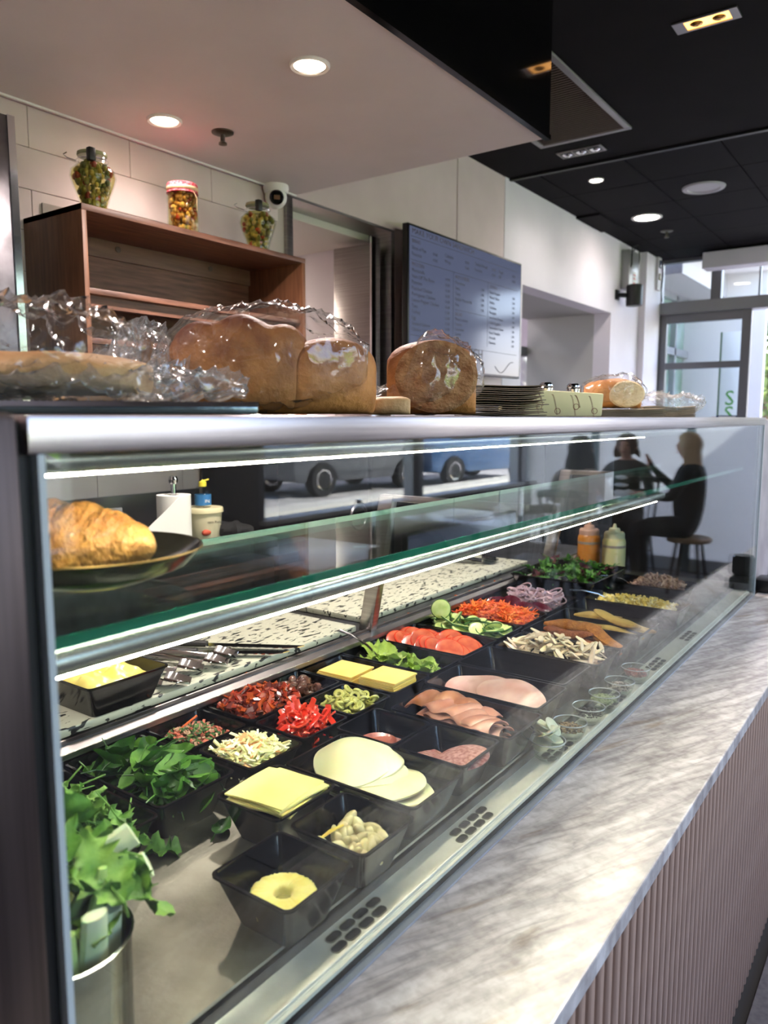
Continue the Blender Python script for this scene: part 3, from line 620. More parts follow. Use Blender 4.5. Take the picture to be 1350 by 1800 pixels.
tub(-1.295,-1.125,.715,.885,'black tub of butter standing on the cutting board', h=.060, inset=.022, z=.9555)
# ================================================================ FOOD
ZF = DK+.006
def spread(key, margin=.03):
    x0, x1, y0, y1 = TUBS[key][:4]; return x0+margin, x1-margin, y0+margin, y1-margin
def heap(key, meshes, n, name, label, cat, group, z0=.02, z1=.05, tilt=.6, margin=.03, sc_=(.85,1.15), seed=1, box_=None, dome=.012, parts=None):
    r = random.Random(seed); x0, x1, y0, y1 = box_ or spread(key, margin); out = []
    for i in range(n):
        u, v = r.uniform(-1,1), r.uniform(-1,1); t = (i+.5)/n
        d = max(0, 1-max(abs(u), abs(v))**2)
        o = place(r.choice(meshes), name, None, ((x0+x1)/2+u*(x1-x0)/2, (y0+y1)/2+v*(y1-y0)/2, ZF+z0+(z1-z0)*t+dome*d),
                  (r.uniform(-tilt,tilt), r.uniform(-tilt,tilt), r.uniform(0,2*PI)), r.uniform(*sc_))
        tag(o, label, cat, group); out.append(o)
    return out
def strips(n, bx, z0, z1, ln, wd, th, m, seed, curl=.5, dome=.01, tilt=.5):
    '''a heap of thin shreds as one mesh'''
    r = random.Random(seed); b = MB(); x0, x1, y0, y1 = bx
    for i in range(n):
        u, v = r.uniform(-1,1), r.uniform(-1,1); d = max(0, 1-max(abs(u), abs(v))**2); t = r.random()
        c = Vector(((x0+x1)/2+u*(x1-x0)/2, (y0+y1)/2+v*(y1-y0)/2, z0+(z1-z0)*t+dome*d)); a = r.uniform(0,2*PI); e = Euler((r.uniform(-tilt,tilt), r.uniform(-tilt,tilt), a)).to_matrix()
        l = ln*r.uniform(.5,1.2); k = r.uniform(-curl,curl); wv = wd*r.uniform(.6,1.3); tt = th*r.uniform(.7,1.2)
        b.cur = r.randrange(len(m)); L = []
        for s in (-.5,-.17,.17,.5):
            p = Vector((s*l, k*l*(s*s), r.uniform(-.1,.1)*l*.3)); L.append([c+e@(p+Vector(q)) for q in ((0,-wv/2,-tt/2),(0,wv/2,-tt/2),(0,wv/2,tt/2),(0,-wv/2,tt/2))])
        b.loops(L)
    return b
def blob(bx, z0, zt, nx, ny, amp, seed, m, name):
    '''lumpy filled surface'''
    from mathutils import noise
    x0, x1, y0, y1 = bx
    def fn(u, v):
        e = min(u, 1-u, v, 1-v)*6; e = min(1, e); x, y = x0+(x1-x0)*u, y0+(y1-y0)*v
        h = noise.noise((x*45+seed, y*45, seed))*amp+noise.noise((x*130, y*130, seed))*amp*.5
        return (x, y, z0+(zt-z0)*(e**.5)+h*e)
    return MB().grid(fn, nx, ny)
# --- pineapple
pm = mat('pineapple flesh', 'e3d98a', .35, col2='d2c468', ns=30, stretch=(1,1,1), sss=.3, bump=.15, bs=90)
b = MB(); n = 120; L = []; rp = random.Random(3); fib = [rp.uniform(-1,1) for _ in range(n)]; not_ = [.965 if k % 9 == 0 else 1. for k in range(n)]
for (r_, z_, fa) in ((.0105,.003,0),(.0105,.014,0),(.0145,.0185,.3),(.026,.0190,1),(.036,.0180,1),(.0415,.0145,1),(.0428,.008,.6),(.041,.001,.3),(.0105,.001,0)):
    L.append([(r_*(not_[k] if r_ > .03 else 1)*(1+.012*fa*fib[k])*math.cos(2*PI*k/n), r_*(not_[k] if r_ > .03 else 1)*(1+.012*fa*fib[k])*math.sin(2*PI*k/n), z_+.0009*fa*fib[(k*3) % n]) for k in range(n)])
L.append(L[0]); o = b.loops(L, True, False, False).build('pineapple_ring', pm, None, (-.610,.636,DK+.022), (.04,.05,.3), smooth=80); tag(o, 'yellow tinned pineapple ring lying in juice', 'pineapple')
o = box(-.644,-.581,.607,.673,DK+.0057,DK+.029).build('pineapple_juice', mat('yellow juice', '8a8148', .08, sss=.3)); tag(o, 'shallow yellow juice under the pineapple ring', 'juice', kind='stuff')
# --- pickled onions
om = mat('pickled onion', 'cfc39a', .25, col2='b3a877', ns=40, sss=.3); om2 = mat('pickle strip', 'c9b04e', .3, sss=.2)
on = [MB().ell((0,0,0), .0085, .0085, .0115+.003*k, 14, 10, fn=lambda d: 1+.12*max(0, d.z)**6-.06*abs(d.x*d.y)).mesh('onion', om) for k in range(3)]
heap('ponion', on, 70, 'pickled_onion', 'small pale pickled cocktail onion in the black tub', 'onion', 'pickled cocktail onions', (.022), .040, 1.4, .027, (.8,1.1), 3, dome=.003)
o = place(MB().tube([(-.02,0,0),(0,.003,.002),(.02,0,.004)], [.002,.004,.002], 6, flat=.5).mesh('pickle', om2), 'pickle_strip', None, (-.636,.760,DK+.048), (.1,-.3,1.0)); tag(o, 'yellow pickle strip lying on the cocktail onions', 'pickle')
# --- cheeses
ch1 = mat('pale yellow cheese', 'efe39a', .4, col2='eadd8c', ns=12, sss=.25); ch2 = mat('provolone', 'e9e3bd', .35, col2='e3dcae', ns=14, sss=.3); ch3 = mat('tasty cheese', 'e6c976', .4, col2='dfc06a', ns=14, sss=.2)
def slab(w, d, th, bend, m, nm, n=8, rnd=False, wav=0.):
    b = MB()
    def top(u, v):
        if rnd:
            x, y = (u-.5)*2, (v-.5)*2; r_ = math.hypot(x, y); mm = max(abs(x), abs(y)); f_ = mm/r_ if r_ > 1e-6 else 1; x, y = x*f_*w/2, y*f_*d/2
        else: x, y = (u-.5)*w, (v-.5)*d
        rr_ = (x*x+y*y)/((w/2)**2)
        return (x, y, th+bend*rr_+wav*math.sin(x*55+y*30)*.5+wav*math.sin(y*80)*.5)
    b.grid(top, n, n); k = len(b.v); b.grid(lambda u, v: (top(u,v)[0], top(u,v)[1], top(u,v)[2]-th), n, n)
    N = n+1
    rim = [i for i in range(N)]+[N*j+n for j in range(1, N)]+[N*n+i for i in range(n-1, -1, -1)]+[N*j for j in range(n-1, 0, -1)]
    for a, c in zip(rim, rim[1:]+rim[:1]): b._f(a, c, k+c, k+a)
    return b.mesh(nm, m, smooth=50)
cs = slab(.104,.104,.0022,-.0015,ch1,'cheese_slice')
for i in range(6):
    o = place(cs, 'cheese_slice', None, (-.757+.003*math.sin(i*2.1), .781+.003*math.cos(i*1.7), DK+.060+.0024*i), (.02*math.sin(i), -.02, .12*math.sin(i*1.3)+.08)); tag(o, 'square pale yellow cheese slice in its tub', 'cheese', 'pale yellow cheese slices')
pv = [slab(.140,.132,.0028,-.012,ch2,'provolone',14,True,.0015), slab(.150,.124,.003,-.018,ch2,'provolone',14,True,.002)]
pv.append(slab(.145,.130,.0032,-.030,ch2,'provolone',16,True,.003))
for i, (x, y, z, ry, rz) in enumerate([(-.705,.925,.040,.05,0),(-.700,.93,.046,.0,.5),(-.640,.925,.040,.16,.2),(-.645,.920,.045,.14,1.),(-.655,.925,.049,.08,2.),(-.70,.925,.056,-.1,.3),(-.695,.93,.076,-.06,1.2),(-.700,.922,.084,-.08,2.0)]):
    o = place(pv[2 if i > 5 else i % 2], 'provolone_slice', None, (x-.010+(.0 if i < 6 else -.012), y, DK+z+.008), (.03*math.sin(i), ry, rz)); tag(o, 'round creamy provolone slice in the wide tub', 'cheese', 'round provolone slices')
cb = slab(.088,.086,.0035,0,ch3,'tasty_cheese',4)
for (x, y, n_, z0, jx) in ((-1.022,1.276,13,.012,.004),(-.910,1.280,15,.010,.0015)):
    for i in range(n_):
        o = place(cb, 'tasty_cheese_slice', None, (x+R.uniform(-jx,jx), y+R.uniform(-jx,jx), DK+z0+i*.0043), (R.uniform(-.01,.01), R.uniform(-.01,.01), .03+R.uniform(-.03,.03)*jx*300)); tag(o, 'orange-yellow cheese slice in the %s stack' % ('looser left' if x < -1 else 'neat right'), 'cheese', 'stacked orange-yellow cheese slices')
# --- leaves
def leaf(l, w, curl, m, nm, jag=0., cup=.3, stem=.3, n=9, seed=0, wave=0.):
    r = random.Random(seed); b = MB(); js = [1+jag*r.uniform(-1,.4) for _ in range(40)]; rw = r.uniform(0,6)
    def fn(u, v):
        x = (v-.4)*l; t = v; wp = (math.sin(PI*min(1, t**.75))**.8)*w/2*js[int(v*20)+(20 if u > .5 else 0) if v < 1 else 0]
        s = (u-.5)*2; y = s*max(wp, .0008); z = curl*l*(t-.4)**2*1.5+cup*abs(s)**1.5*wp+wave*math.sin(v*16+s*3+rw)*abs(s)
        return (x, y, z)
    b.grid(fn, 6, n); b.tube([(-.4*l-stem*l, 0, -.04*l), (-.4*l, 0, curl*l*.24), (0, 0, .0005)], [l*.016, l*.02, l*.01], 5)
    return b.mesh(nm, m, smooth=60)
def leafmat(nm, a, b_, rough=.4, ns=35): return mat(nm, a, rough, col2=b_, ns=ns, nd=3, rmp=(.35,.7), spec=.4, bump=.25, bs=60)
spm = leafmat('spinach leaf', '1a3f12', '33601d'); sp2 = leafmat('spinach leaf pale', '3a6a20', '5f8f35')
SPL = [leaf(.056+.006*k, .036+.003*(k % 3), .5-.35*k*.3, (spm, spm, sp2)[k % 3], 'spinach', 0, .35+.1*k, .3, seed=k, wave=.002) for k in range(6)]
heap('spin', SPL, 95, 'spinach_leaf', 'glossy baby spinach leaf in the wide tub', 'spinach leaf', 'baby spinach leaves', .018, .060, .75, .030, (.7,1.1), 11, dome=.018)
klm = leafmat('kale leaf', '2f5a24', '5f8a3a', .55); kl2 = leafmat('light kale leaf', '4f7d30', '86ab55', .5)
KL = [leaf(.06+.006*k, .03+.005*(k % 3), .6-.5*(k % 3), (klm, kl2)[k % 2], 'kale', .75, .5, .4, 18, seed=20+k, wave=.006) for k in range(6)]
heap('rocket', KL, 85, 'kale_leaf', 'frilly green kale leaf in the tub by the upright', 'kale leaf', 'curly kale leaves', .018, .062, .9, .03, (.7,1.1), 12, dome=.016)
o = place(KL[1], 'kale_leaf', None, (-.846,.575,.935), (.2,.9,.4), 1.0); tag(o, 'frilly kale leaf hanging over the rim of its tub', 'kale leaf', 'curly kale leaves')
ltm = leafmat('lettuce leaf', '6d8a2e', '9cb552', .45); LT = [leaf(.10, .075, .5, ltm, 'lettuce', .2, .35, .1, 14, seed=40+k, wave=.007) for k in range(4)]
heap('lett', LT, 22, 'lettuce_leaf', 'pale green lettuce leaf in the wide tub', 'lettuce leaf', 'pale lettuce leaves', .012, .046, .4, .045, (.7,1.), 13, dome=.006)
mxm = [leafmat('rocket leaf', '2f5f22', '5c9038'), leafmat('red leaf', '3a1a22', '5a2a30')]
MX = [leaf(.06, .022+.004*k, .4, mxm[0 if k < 5 else 1], 'salad', .6, .4, .5, 14, seed=60+k, wave=.004) for k in range(6)]
heap('x', MX, 120, 'salad_leaf', 'jagged mixed salad leaf on the broad tray', 'salad leaf', 'mixed salad leaves', .048, .105, .7, .03, (.7,1.1), 14, box_=(-1.09,-.86,2.29,2.57), dome=.022)
# loose leaves on the steel deck
for me_, loc, rz, s_, lb in ((KL[2],(-.852,.640,DK+.006),.75,1.0,'stray green leaf lying on the steel deck by the kale tub'),(SPL[1],(-.822,.728,DK+.006),1.9,.7,'small stray spinach leaf on the deck under the cheese tub')):
    o = place(me_, 'stray_leaf', None, loc, (0.05,0,rz), s_); tag(o, lb, 'leaf')
# --- chopped and shredded fillings (nobody could count them)
def stuff(b, name, m, label, cat): return tag(b.build(name, m, smooth=0 if name != 'x' else 30), label, cat, kind='stuff')
def sbx(k, m=.022): return spread(k, m)
grn = [mat('parsley', '2f5424', .5), mat('parsley light', '56783a', .5), mat('bulgur', 'b08a70', .6), mat('tomato bit', 'b5604c', .4)]
stuff(strips(800, sbx('tabb',.022), DK+.026, DK+.056, .010, .005, .002, grn, 31, .6, .010, 1.), 'tabbouleh', grn, 'chopped green tabbouleh with tomato bits', 'tabbouleh')
o = place(MB().tube([(-.022,0,0),(.022,.002,.0)], .0022, 6).mesh('carrot_stick', mat('carrot orange', 'e2672a', .45)), 'carrot_stick', None, (-1.062,.868,DK+.066), (.2,-.5,1.2)); tag(o, 'single orange carrot stick stuck in the tabbouleh', 'carrot')
slw = [mat('slaw cream', 'e9e2a8', .35, sss=.2), mat('slaw cabbage', 'dfe0a0', .4, sss=.2), mat('slaw pale', 'f0ecc8', .35), mat('slaw carrot', 'dd9a62', .4)]
stuff(strips(620, sbx('slaw',.020), DK+.028, DK+.068, .028, .006, .0022, slw[:3]*3+slw[3:], 32, .7, .010, .8), 'coleslaw', slw[:3]*3+slw[3:], 'creamy shredded coleslaw with carrot flecks', 'coleslaw')
sdm = [mat('sundried tomato', '7a1f0e', .3, col2='a5381a', ns=60), mat('sundried tomato dark', '541309', .3), mat('sundried oil', 'a8481c', .25)]
stuff(strips(560, (-1.086,-.995,.964,1.100), DK+.032, DK+.072, .024, .010, .0035, sdm, 33, .9, .014, 1.), 'sun_dried_tomatoes', sdm, 'oily shredded sun-dried tomatoes', 'tomatoes')
crm = [mat('carrot orange', 'e2672a', .45), mat('carrot light', 'f08a3c', .45), mat('carrot deep', 'd9531e', .45)]
stuff(strips(1300, sbx('carr',.022), DK+.034, DK+.072, .030, .0026, .0022, crm, 34, .8, .022, .6), 'grated_carrot', crm, 'bright orange grated carrot heaped in its tub', 'carrot')
egm = [mat('egg yolk crumb', 'e8c95a', .5), mat('egg white crumb', 'efe3a8', .5), mat('egg crumb', 'f0d878', .5)]
stuff(strips(700, (-.82,-.60,2.246,2.346), DK+.03, DK+.060, .012, .007, .005, egm, 35, .3, .016, 1.), 'chopped_egg', egm, 'crumbly yellow chopped egg', 'egg')
tnm = [mat('tuna', 'b58f76', .5), mat('tuna light', 'cfae94', .5), mat('tuna deep', '9a735c', .5)]
stuff(strips(700, (-.80,-.645,2.53,2.635), DK+.03, DK+.066, .014, .007, .004, tnm, 36, .5, .028, 1.), 'flaked_tuna', tnm, 'heap of pinkish brown flaked tuna', 'tuna')
stuff(strips(120, (-.83,-.63,2.40,2.47), DK+.008, DK+.014, .006, .004, .003, [mat('dark crumb', '3a2c1e', .6), mat('tan crumb', '8a6a3c', .6)], 37, .3, .0, 1.), 'tub_crumbs', [mat('dark crumb', '3a2c1e', .6), mat('tan crumb', '8a6a3c', .6)], 'scattered dark crumbs in the black tub before the tuna', 'crumbs')
# --- olives, peppers
olm = mat('brown olive', '4a2f28', .22, col2='6b4436', ns=30, coat=.3)
ol = [MB().ell((0,0,0), .0085, .0085, .0115, 12, 8).mesh('olive', olm), MB().lathe([(.003,-.009),(.0075,-.008),(.009,0),(.0078,.008),(.003,.009),(.002,.004)], 12).mesh('olive_pitted', olm)]
heap('sundr', ol, 62, 'brown_olive', 'glossy brown olive beside the sun-dried tomatoes', 'olive', 'brown olives', .022, .056, 1.5, .03, (.85,1.1), 41, box_=(-1.076,-1.004,1.110,1.180), dome=.012)
rpm = [mat('red pepper', 'b01e12', .25, col2='c9301a', ns=30, coat=.3), mat('red pepper light', 'd0432a', .28, coat=.3)]
def strip_mesh(l, w, k, m, nm):
    return MB().grid(lambda u, v: ((v-.5)*l, (u-.5)*w*(1-.5*abs(v-.5)), k*l*(v-.5)**2*2+.12*w*math.sin(u*PI)), 3, 7).mesh(nm, m, solid=.0028, smooth=50)
RP = [strip_mesh(.034+.005*k, .013+.002*(k % 3), (-.5,.4,-.9,.8,.1)[k], rpm[k % 2], 'pepper') for k in range(5)]
heap('pepp', RP, 110, 'pepper_strip', 'wet roasted red pepper strip', 'pepper strip', 'roasted red pepper strips', .024, .062, .5, .024, (.75,1.05), 42, dome=.016)
gom = mat('green olive slice', '9a9a4a', .3, col2='b5b46a', ns=25, coat=.2)
GO = [MB().lathe([(.0042,-.0018),(.0082,-.0022),(.0092,0),(.0082,.0022),(.0042,.0018),(.0042,-.0018)], 16, cap0=False, cap1=False).mesh('olive_ring', gom)]
heap('golive', GO, 120, 'olive_slice', 'green olive ring slice in the tub beside the red peppers', 'olive slice', 'sliced green olives', .022, .060, .9, .022, (.9,1.25), 43, dome=.014)
# --- tomato, cucumber
tmm = mat('tomato slice', 'a63e28', .3, col2='bd6344', ns=40, nd=2, coat=.3, sss=.2); tskin = mat('tomato skin', 'b8321c', .25)
def disc(r_, th, mf, ms, nm, n=24, bend=0.):
    b = MB(); b.cur = 0; L = [[(q*math.cos(2*PI*k/n), q*math.sin(2*PI*k/n), z+bend*(q/r_)**2) for k in range(n)] for q, z in ((r_*.02,th/2),(r_*.5,th/2),(r_*.93,th/2),(r_,th*.25),(r_,-th*.25),(r_*.93,-th/2),(r_*.5,-th/2),(r_*.02,-th/2))]
    b.loops(L)
    for i, f_ in enumerate(b.f):
        if len(f_) == 4 and 2*n <= i < 5*n: b.m[i] = 1
    return b.mesh(nm, [mf, ms], smooth=40)
TM = [disc(.038, .005, tmm, tskin, 'tomato'), disc(.035, .0045, tmm, tskin, 'tomato')]
for i in range(26):
    r_ = i % 2; o = place(TM[r_], 'tomato_slice', None, (-1.065+.0068*i+R.uniform(-.004,.004), (1.552 if r_ else 1.615)+R.uniform(-.016,.016), DK+.046+.006*math.sin(i*.9)+.010*r_), (.42+R.uniform(-.15,.15), .45+R.uniform(-.15,.15), R.uniform(0,.6))); tag(o, 'overlapping round tomato slice in the wide tub', 'tomato slice', 'sliced tomatoes')
ccm = mat('cucumber flesh', 'b5c878', .3, col2='cfdc9a', ns=45, coat=.2, sss=.2); cck = mat('cucumber skin', '2f5a20', .35)
CC = [disc(.025, .004, ccm, cck, 'cucumber', 20), disc(.022, .004, ccm, cck, 'cucumber', 20)]
heap('cuc', CC, 80, 'cucumber_slice', 'round green cucumber slice in the wide tub', 'cucumber slice', 'sliced cucumbers', .026, .062, .7, .03, (.85,1.15), 45, dome=.014)
o = place(CC[0], 'cucumber_slice', None, (-1.06,1.738,DK+.100), (PI/2-.2,0,.5), 1.1); tag(o, 'cucumber slice standing upright on the heap', 'cucumber slice')
# --- beetroot, red onion
btm = mat('beetroot', '3f0f1c', .2, col2='5a1a2a', ns=30, coat=.4); BT = [disc(.032, .004, btm, btm, 'beetroot', 24, .006), disc(.036, .004, btm, btm, 'beetroot', 24, -.012)]
for i in range(18):
    o = place(BT[i % 2], 'beetroot_slice', None, (-1.06+.0095*i, 2.045+R.uniform(-.02,.025), DK+.045+.010*math.sin(i*1.3)), (.3+R.uniform(-.3,.3), .35+R.uniform(-.3,.3), 0)); tag(o, 'dark purple beetroot slice', 'beetroot slice', 'beetroot slices')
rom = mat('red onion ring', 'a88a96', .3, col2='c9b0ba', ns=30, sss=.2)
RO = [MB().lathe([(r_-.0022,-.002),(r_,-.002),(r_,.002),(r_-.0022,.002),(r_-.0022,-.002)], 24, cap0=False, cap1=False, fn=lambda a, z: 1+.08*math.sin(2*a)).mesh('onion_ring', rom) for r_ in (.024,.019,.014,.009)]
heap('beet', RO, 90, 'red_onion_ring', 'thin red onion ring beside the beetroot', 'onion ring', 'red onion rings', .034, .070, .7, .03, (.85,1.2), 46, box_=(-1.06,-.90,2.115,2.195), dome=.016)
# --- meats
def meat(nm, a, b_, rough=.35, ns=25): return mat(nm, a, rough, col2=b_, ns=ns, nd=5, sss=.2, coat=.15)
psm = meat('pastrami', '7a3528', '9a5444'); slm_ = meat('salami', '8a4644', 'c79a94', ns=130); hmm = meat('ham', 'ad6f5e', 'c99683', ns=14); hrm = meat('ham rind', '9a5f45', 'b57a58'); pkm = meat('pale ham', 'b5857f', 'd0aea8', ns=16); tkm = meat('turkey', 'd3aF9f', 'e0c4b6')
o = None
for i, (x, y, rz) in enumerate(((-.77,1.055,.2),(-.758,1.06,1.0),(-.778,1.06,2.0))):
    o = place(slab(.080,.072,.0022,.012,psm,'pastrami',10,True,.003), 'pastrami_slice', None, (x, y, DK+.016+.005*i), (.1*math.sin(i*2),.12,rz)); tag(o, 'dark pink pastrami slice in the tub', 'pastrami', 'pastrami slices')
sal = slab(.090,.090,.002,-.006,slm_,'salami',12,True,.0006)
for i in range(9):
    o = place(sal, 'salami_slice', None, (-.665+.0075*i, 1.062+.003*math.sin(i), DK+.028+.0035*i), (.03,.36-.02*i,.5*i)); tag(o, 'round marbled salami slice fanned in its tub', 'salami', 'fanned salami slices')
def fold(w, d, th, m, nm, h, seed, n=18, amp=.004):
    '''a slice folded over on itself with a wavy edge'''
    r = random.Random(seed); ph = [r.uniform(0,6) for _ in range(4)]
    def fn(u, v):
        a = (v-.5)*2.; s = u*PI; y = (d/2)*math.cos(s)*(1-.25*a*a)+amp*math.sin(a*6+ph[0]); x = a*w/2*(1-.12*math.sin(s)); z = h*math.sin(s)*.55+h*.5*(1-a*a)+amp*math.sin(a*9+ph[1]+u*3)
        return (x, y, z)
    return MB().grid(fn, 12, n).mesh(nm, m, solid=th, smooth=60)
for i in range(9):
    o = place(fold(.17-.008*(i % 3), .085, .0022, hmm, 'ham', .020, 70+i), 'ham_slice', None, (-.690+.012*math.sin(i*1.9), 1.205+.010*math.cos(i*1.3), DK+.014+.0058*i), (.06*math.sin(i), .10*math.cos(i*2), PI+.28*math.sin(i*2.3))); tag(o, 'folded pink ham slice in the wide tub', 'ham', 'folded ham slices')
o = place(fold(.15, .075, .006, hrm, 'ham_end', .032, 90), 'ham_slice', None, (-.735,1.225,DK+.054), (.1,.02,PI+.15)); tag(o, 'thick folded ham slice with brown rind on top of the ham', 'ham', 'folded ham slices')
for i, (x, y, w_, rz) in enumerate(((-.735,1.385,.17,PI-.05),(-.72,1.375,.20,PI+.05),(-.665,1.372,.15,PI-.25))):
    o = place(slab(w_, .098, .006, -.016, pkm, 'pale_ham', 16, True, .004), 'pale_ham_slice', None, (x, y-.004*i, DK+.046+.008*i), (.26,.06*i-.04,.10-.06*i)); tag(o, 'thick pale pink ham slice folded in the wide tub', 'ham', 'pale ham slices')
o = place(fold(.14, .05, .0022, tkm, 'turkey', .014, 99), 'turkey_slice', None, (-.695,1.515,DK+.014), (0,0,PI+.1)); tag(o, 'last thin turkey slice in the nearly empty tub', 'turkey')
ckm = [mat('poached chicken', 'dcc4a2', .45, col2='e8d8c0', ns=30, sss=.2), mat('chicken white', 'd9cab6', .45, col2='c9b8a4', ns=40, sss=.2)]
def chunk(l, w, h, seed, m):
    r = random.Random(seed); b = MB(); L = []
    for s in (-.5,-.2,.15,.5):
        k = 1-.55*abs(s*2)**2+r.uniform(-.1,.1); L.append([(s*l+r.uniform(-.1,.1)*w, y*w/2*k, z*h/2*k+r.uniform(-.1,.1)*h) for y, z in ((-1,-.6),(-.2,-1),(.9,-.5),(1,.6),(.1,1),(-.9,.5))])
    return b.loops(L).mesh('chicken', m, smooth=40)
CK = [chunk(.040+.006*(k % 4), .014, .007, k, ckm[k % 2]) for k in range(8)]
heap('chk', CK, 130, 'chicken_shred', 'torn piece of pale poached chicken', 'chicken', 'poached chicken pieces', .030, .070, .7, .028, (.7,1.15), 51, dome=.020)
scm = mat('crumbed schnitzel', '9a5a20', .6, col2='c07c30', ns=60, nd=5, bump=.8, bs=260); scd = mat('dark crumbed schnitzel', '7a3a1a', .55, col2='9a5426', ns=60, nd=5, bump=.8, bs=260)
gcm = mat('grilled chicken', 'c9a860', .45, col2='8f6a2c', ns=24, nd=5, rmp=(.5,.72), bump=.4, bs=90)
def fillet(l, w, h, seed, m, bend=.2):
    r = random.Random(seed); L = []; n = 12; ph = r.uniform(0,6)
    for j in range(13):
        t = j/12; k = math.sin(PI*(.04+.92*t))**.55*(1+.10*math.sin(t*9+ph)); c = Vector(((t-.5)*l, bend*l*(t-.5)**2, h*.5+.15*h*math.sin(t*7+ph)))
        L.append([c+Vector((0, w/2*k*math.cos(2*PI*q/n)*(1+.08*math.sin(q*3+ph)), h/2*k*math.sin(2*PI*q/n))) for q in range(n)])
    return MB().loops(L).mesh('fillet', m, smooth=70)
for i, (x, y, z, rz, rx, ry, l, m_) in enumerate(((-.735,1.855,.050,.08,.2,-.05,.15,scm),(-.73,1.815,.040,.0,.1,-.02,.13,scd),(-.655,1.842,.040,-.5,.1,.22,.15,scm),(-.64,1.80,.020,-.2,0,.1,.11,scd),(-.74,1.84,.016,.1,0,0,.17,scd))):
    o = place(fillet(l, .042, .020, i, m_), 'schnitzel', None, (x, y, DK+z+.020), (rx, ry, rz)); tag(o, 'golden crumbed schnitzel strip in the wide tub', 'schnitzel', 'crumbed schnitzels')
for i, (x, y, z, rz, ry, l) in enumerate(((-.72,2.0,.050,.05,-.05,.13),(-.665,1.985,.052,-.35,.12,.15),(-.63,2.01,.036,-.15,.1,.13),(-.72,1.97,.026,.1,0,.17),(-.66,1.955,.030,-.1,.06,.16))):
    o = place(fillet(l, .046, .016, 20+i, gcm, .15), 'grilled_chicken_fillet', None, (x, y, DK+z+.018), (.1*math.sin(i*3), ry, rz)); tag(o, 'golden grilled chicken fillet with char marks', 'chicken', 'grilled chicken fillets')
# --- butter
btr = mat('butter', 'e8d360', .3, col2='efdf84', ns=18, sss=.3)
o = tag(blob((-1.277,-1.143,.733,.867), .990, 1.014, 26, 24, .012, 5, btr, 'butter').build('butter', btr, smooth=60), 'whipped yellow butter smeared in the black tub', 'butter', kind='stuff')
# ================================================================ SMALL GLASS BOWLS ON THE FRONT LEDGE
bowl_me = MB().lathe([(.001,.0),(.017,.0),(.024,.006),(.031,.022),(.0335,.036),(.0335,.038),(.0318,.038),(.029,.022),(.022,.008),(.001,.004)], 32).mesh('bowl', clear_glass, smooth=60)
rim_me = MB().lathe([(.0325,.0365),(.0340,.0368),(.0340,.0386),(.0325,.0388),(.0318,.0376),(.0325,.0365)], 32, cap0=False, cap1=False).mesh('bowl_rim', mat('bright glass rim', 'cfd6d6', .12, .3), smooth=60)
BW = [('white onion slices', 1.296), ('brown pepper seeds', 1.404), ('dark poppy seeds', 1.505), ('pale green capers', 1.598), ('dark glossy beans', 1.698), ('reddish spice paste', 1.816)]
fills = {1: ['5f4c36','a58c64'], 2: ['1f2024','3a3b42'], 3: ['7a8a64','a5b28c'], 4: ['3a322c','b0a59c'], 5: ['6f3c3c','a86c66']}
for i, (nm, y) in enumerate(BW):
    t = thing('glass_bowl', 'small round glass bowl of %s on the front ledge' % nm, 'bowl', (-.5535, y, LG+.0008), group='small glass bowls')
    place(bowl_me, 'vessel', t); place(rim_me, 'rim', t)
    if i:
        ms = [mat('bowl fill %d%d' % (i, k), c_, .35 if i > 3 else .5) for k, c_ in enumerate(fills[i])]
        bb = MB(); rr = random.Random(80+i)
        for _ in range(260):
            a, q = rr.uniform(0,2*PI), .026*math.sqrt(rr.random()); s_ = (.0022,.0017,.0030,.0028,.0026)[i-1]; bb.cur = rr.randrange(2)
            bb.ell((-.5535+q*math.cos(a), y+q*math.sin(a), LG+.021+rr.uniform(0,.006)+(.004 if i == 1 else .006)*(1-q/.026)), s_*1.3, s_, s_*.8, 6, 4)
        tag(bb.build(nm.split()[-1]+'_fill', ms, smooth=60), '%s filling a small glass bowl' % nm, nm.split()[-1], kind='stuff')
wom = mat('white onion slice', 'dfe3cf', .3, sss=.4, col2='d2d8bf', ns=30)
wo = disc(.021, .0022, wom, wom, 'onion_slice', 20, .003)
for i in range(11):
    o = place(wo, 'white_onion_slice', None, (-.555+.010*math.cos(i*2.2), 1.296+.011*math.sin(i*2.2), LG+.028+.0036*i), (.5*math.sin(i*2.2), -.35+.4*math.cos(i*1.7), i), .95); tag(o, 'translucent white onion slice piled in the glass bowl', 'onion slice', 'white onion slices')
# ================================================================ SQUEEZE BOTTLES
for (x, y, col, cap, lb) in ((-1.075,2.865,'d08a3c','c9a08c','clear squeeze bottle of orange sauce behind the salad leaves'),(-.965,2.835,'d8d09a','d6d2ae','clear squeeze bottle of pale cream sauce behind the salad leaves')):
    t = thing('squeeze_bottle', lb, 'bottle', (x, y, DK+.001))
    MB().lathe([(.001,0),(.040,0),(.043,.006),(.043,.150),(.040,.160),(.036,.165)], 28).build('body', mat('sauce bottle '+col, col, .3, col2=col, sss=.3, coat=.4), t)
    MB().lathe([(.0432,.128),(.0434,.13),(.0434,.136),(.0432,.138)], 28, cap0=False, cap1=False).build('smear', mat('sauce smear', '9c8f84', .5), t)
    MB().lathe([(.038,.163),(.038,.180),(.034,.186),(.022,.188),(.020,.196),(.018,.200),(.008,.202),(.005,.216),(.001,.217)], 24).build('cap', mat('bottle cap '+cap, cap, .4, sss=.2), t)
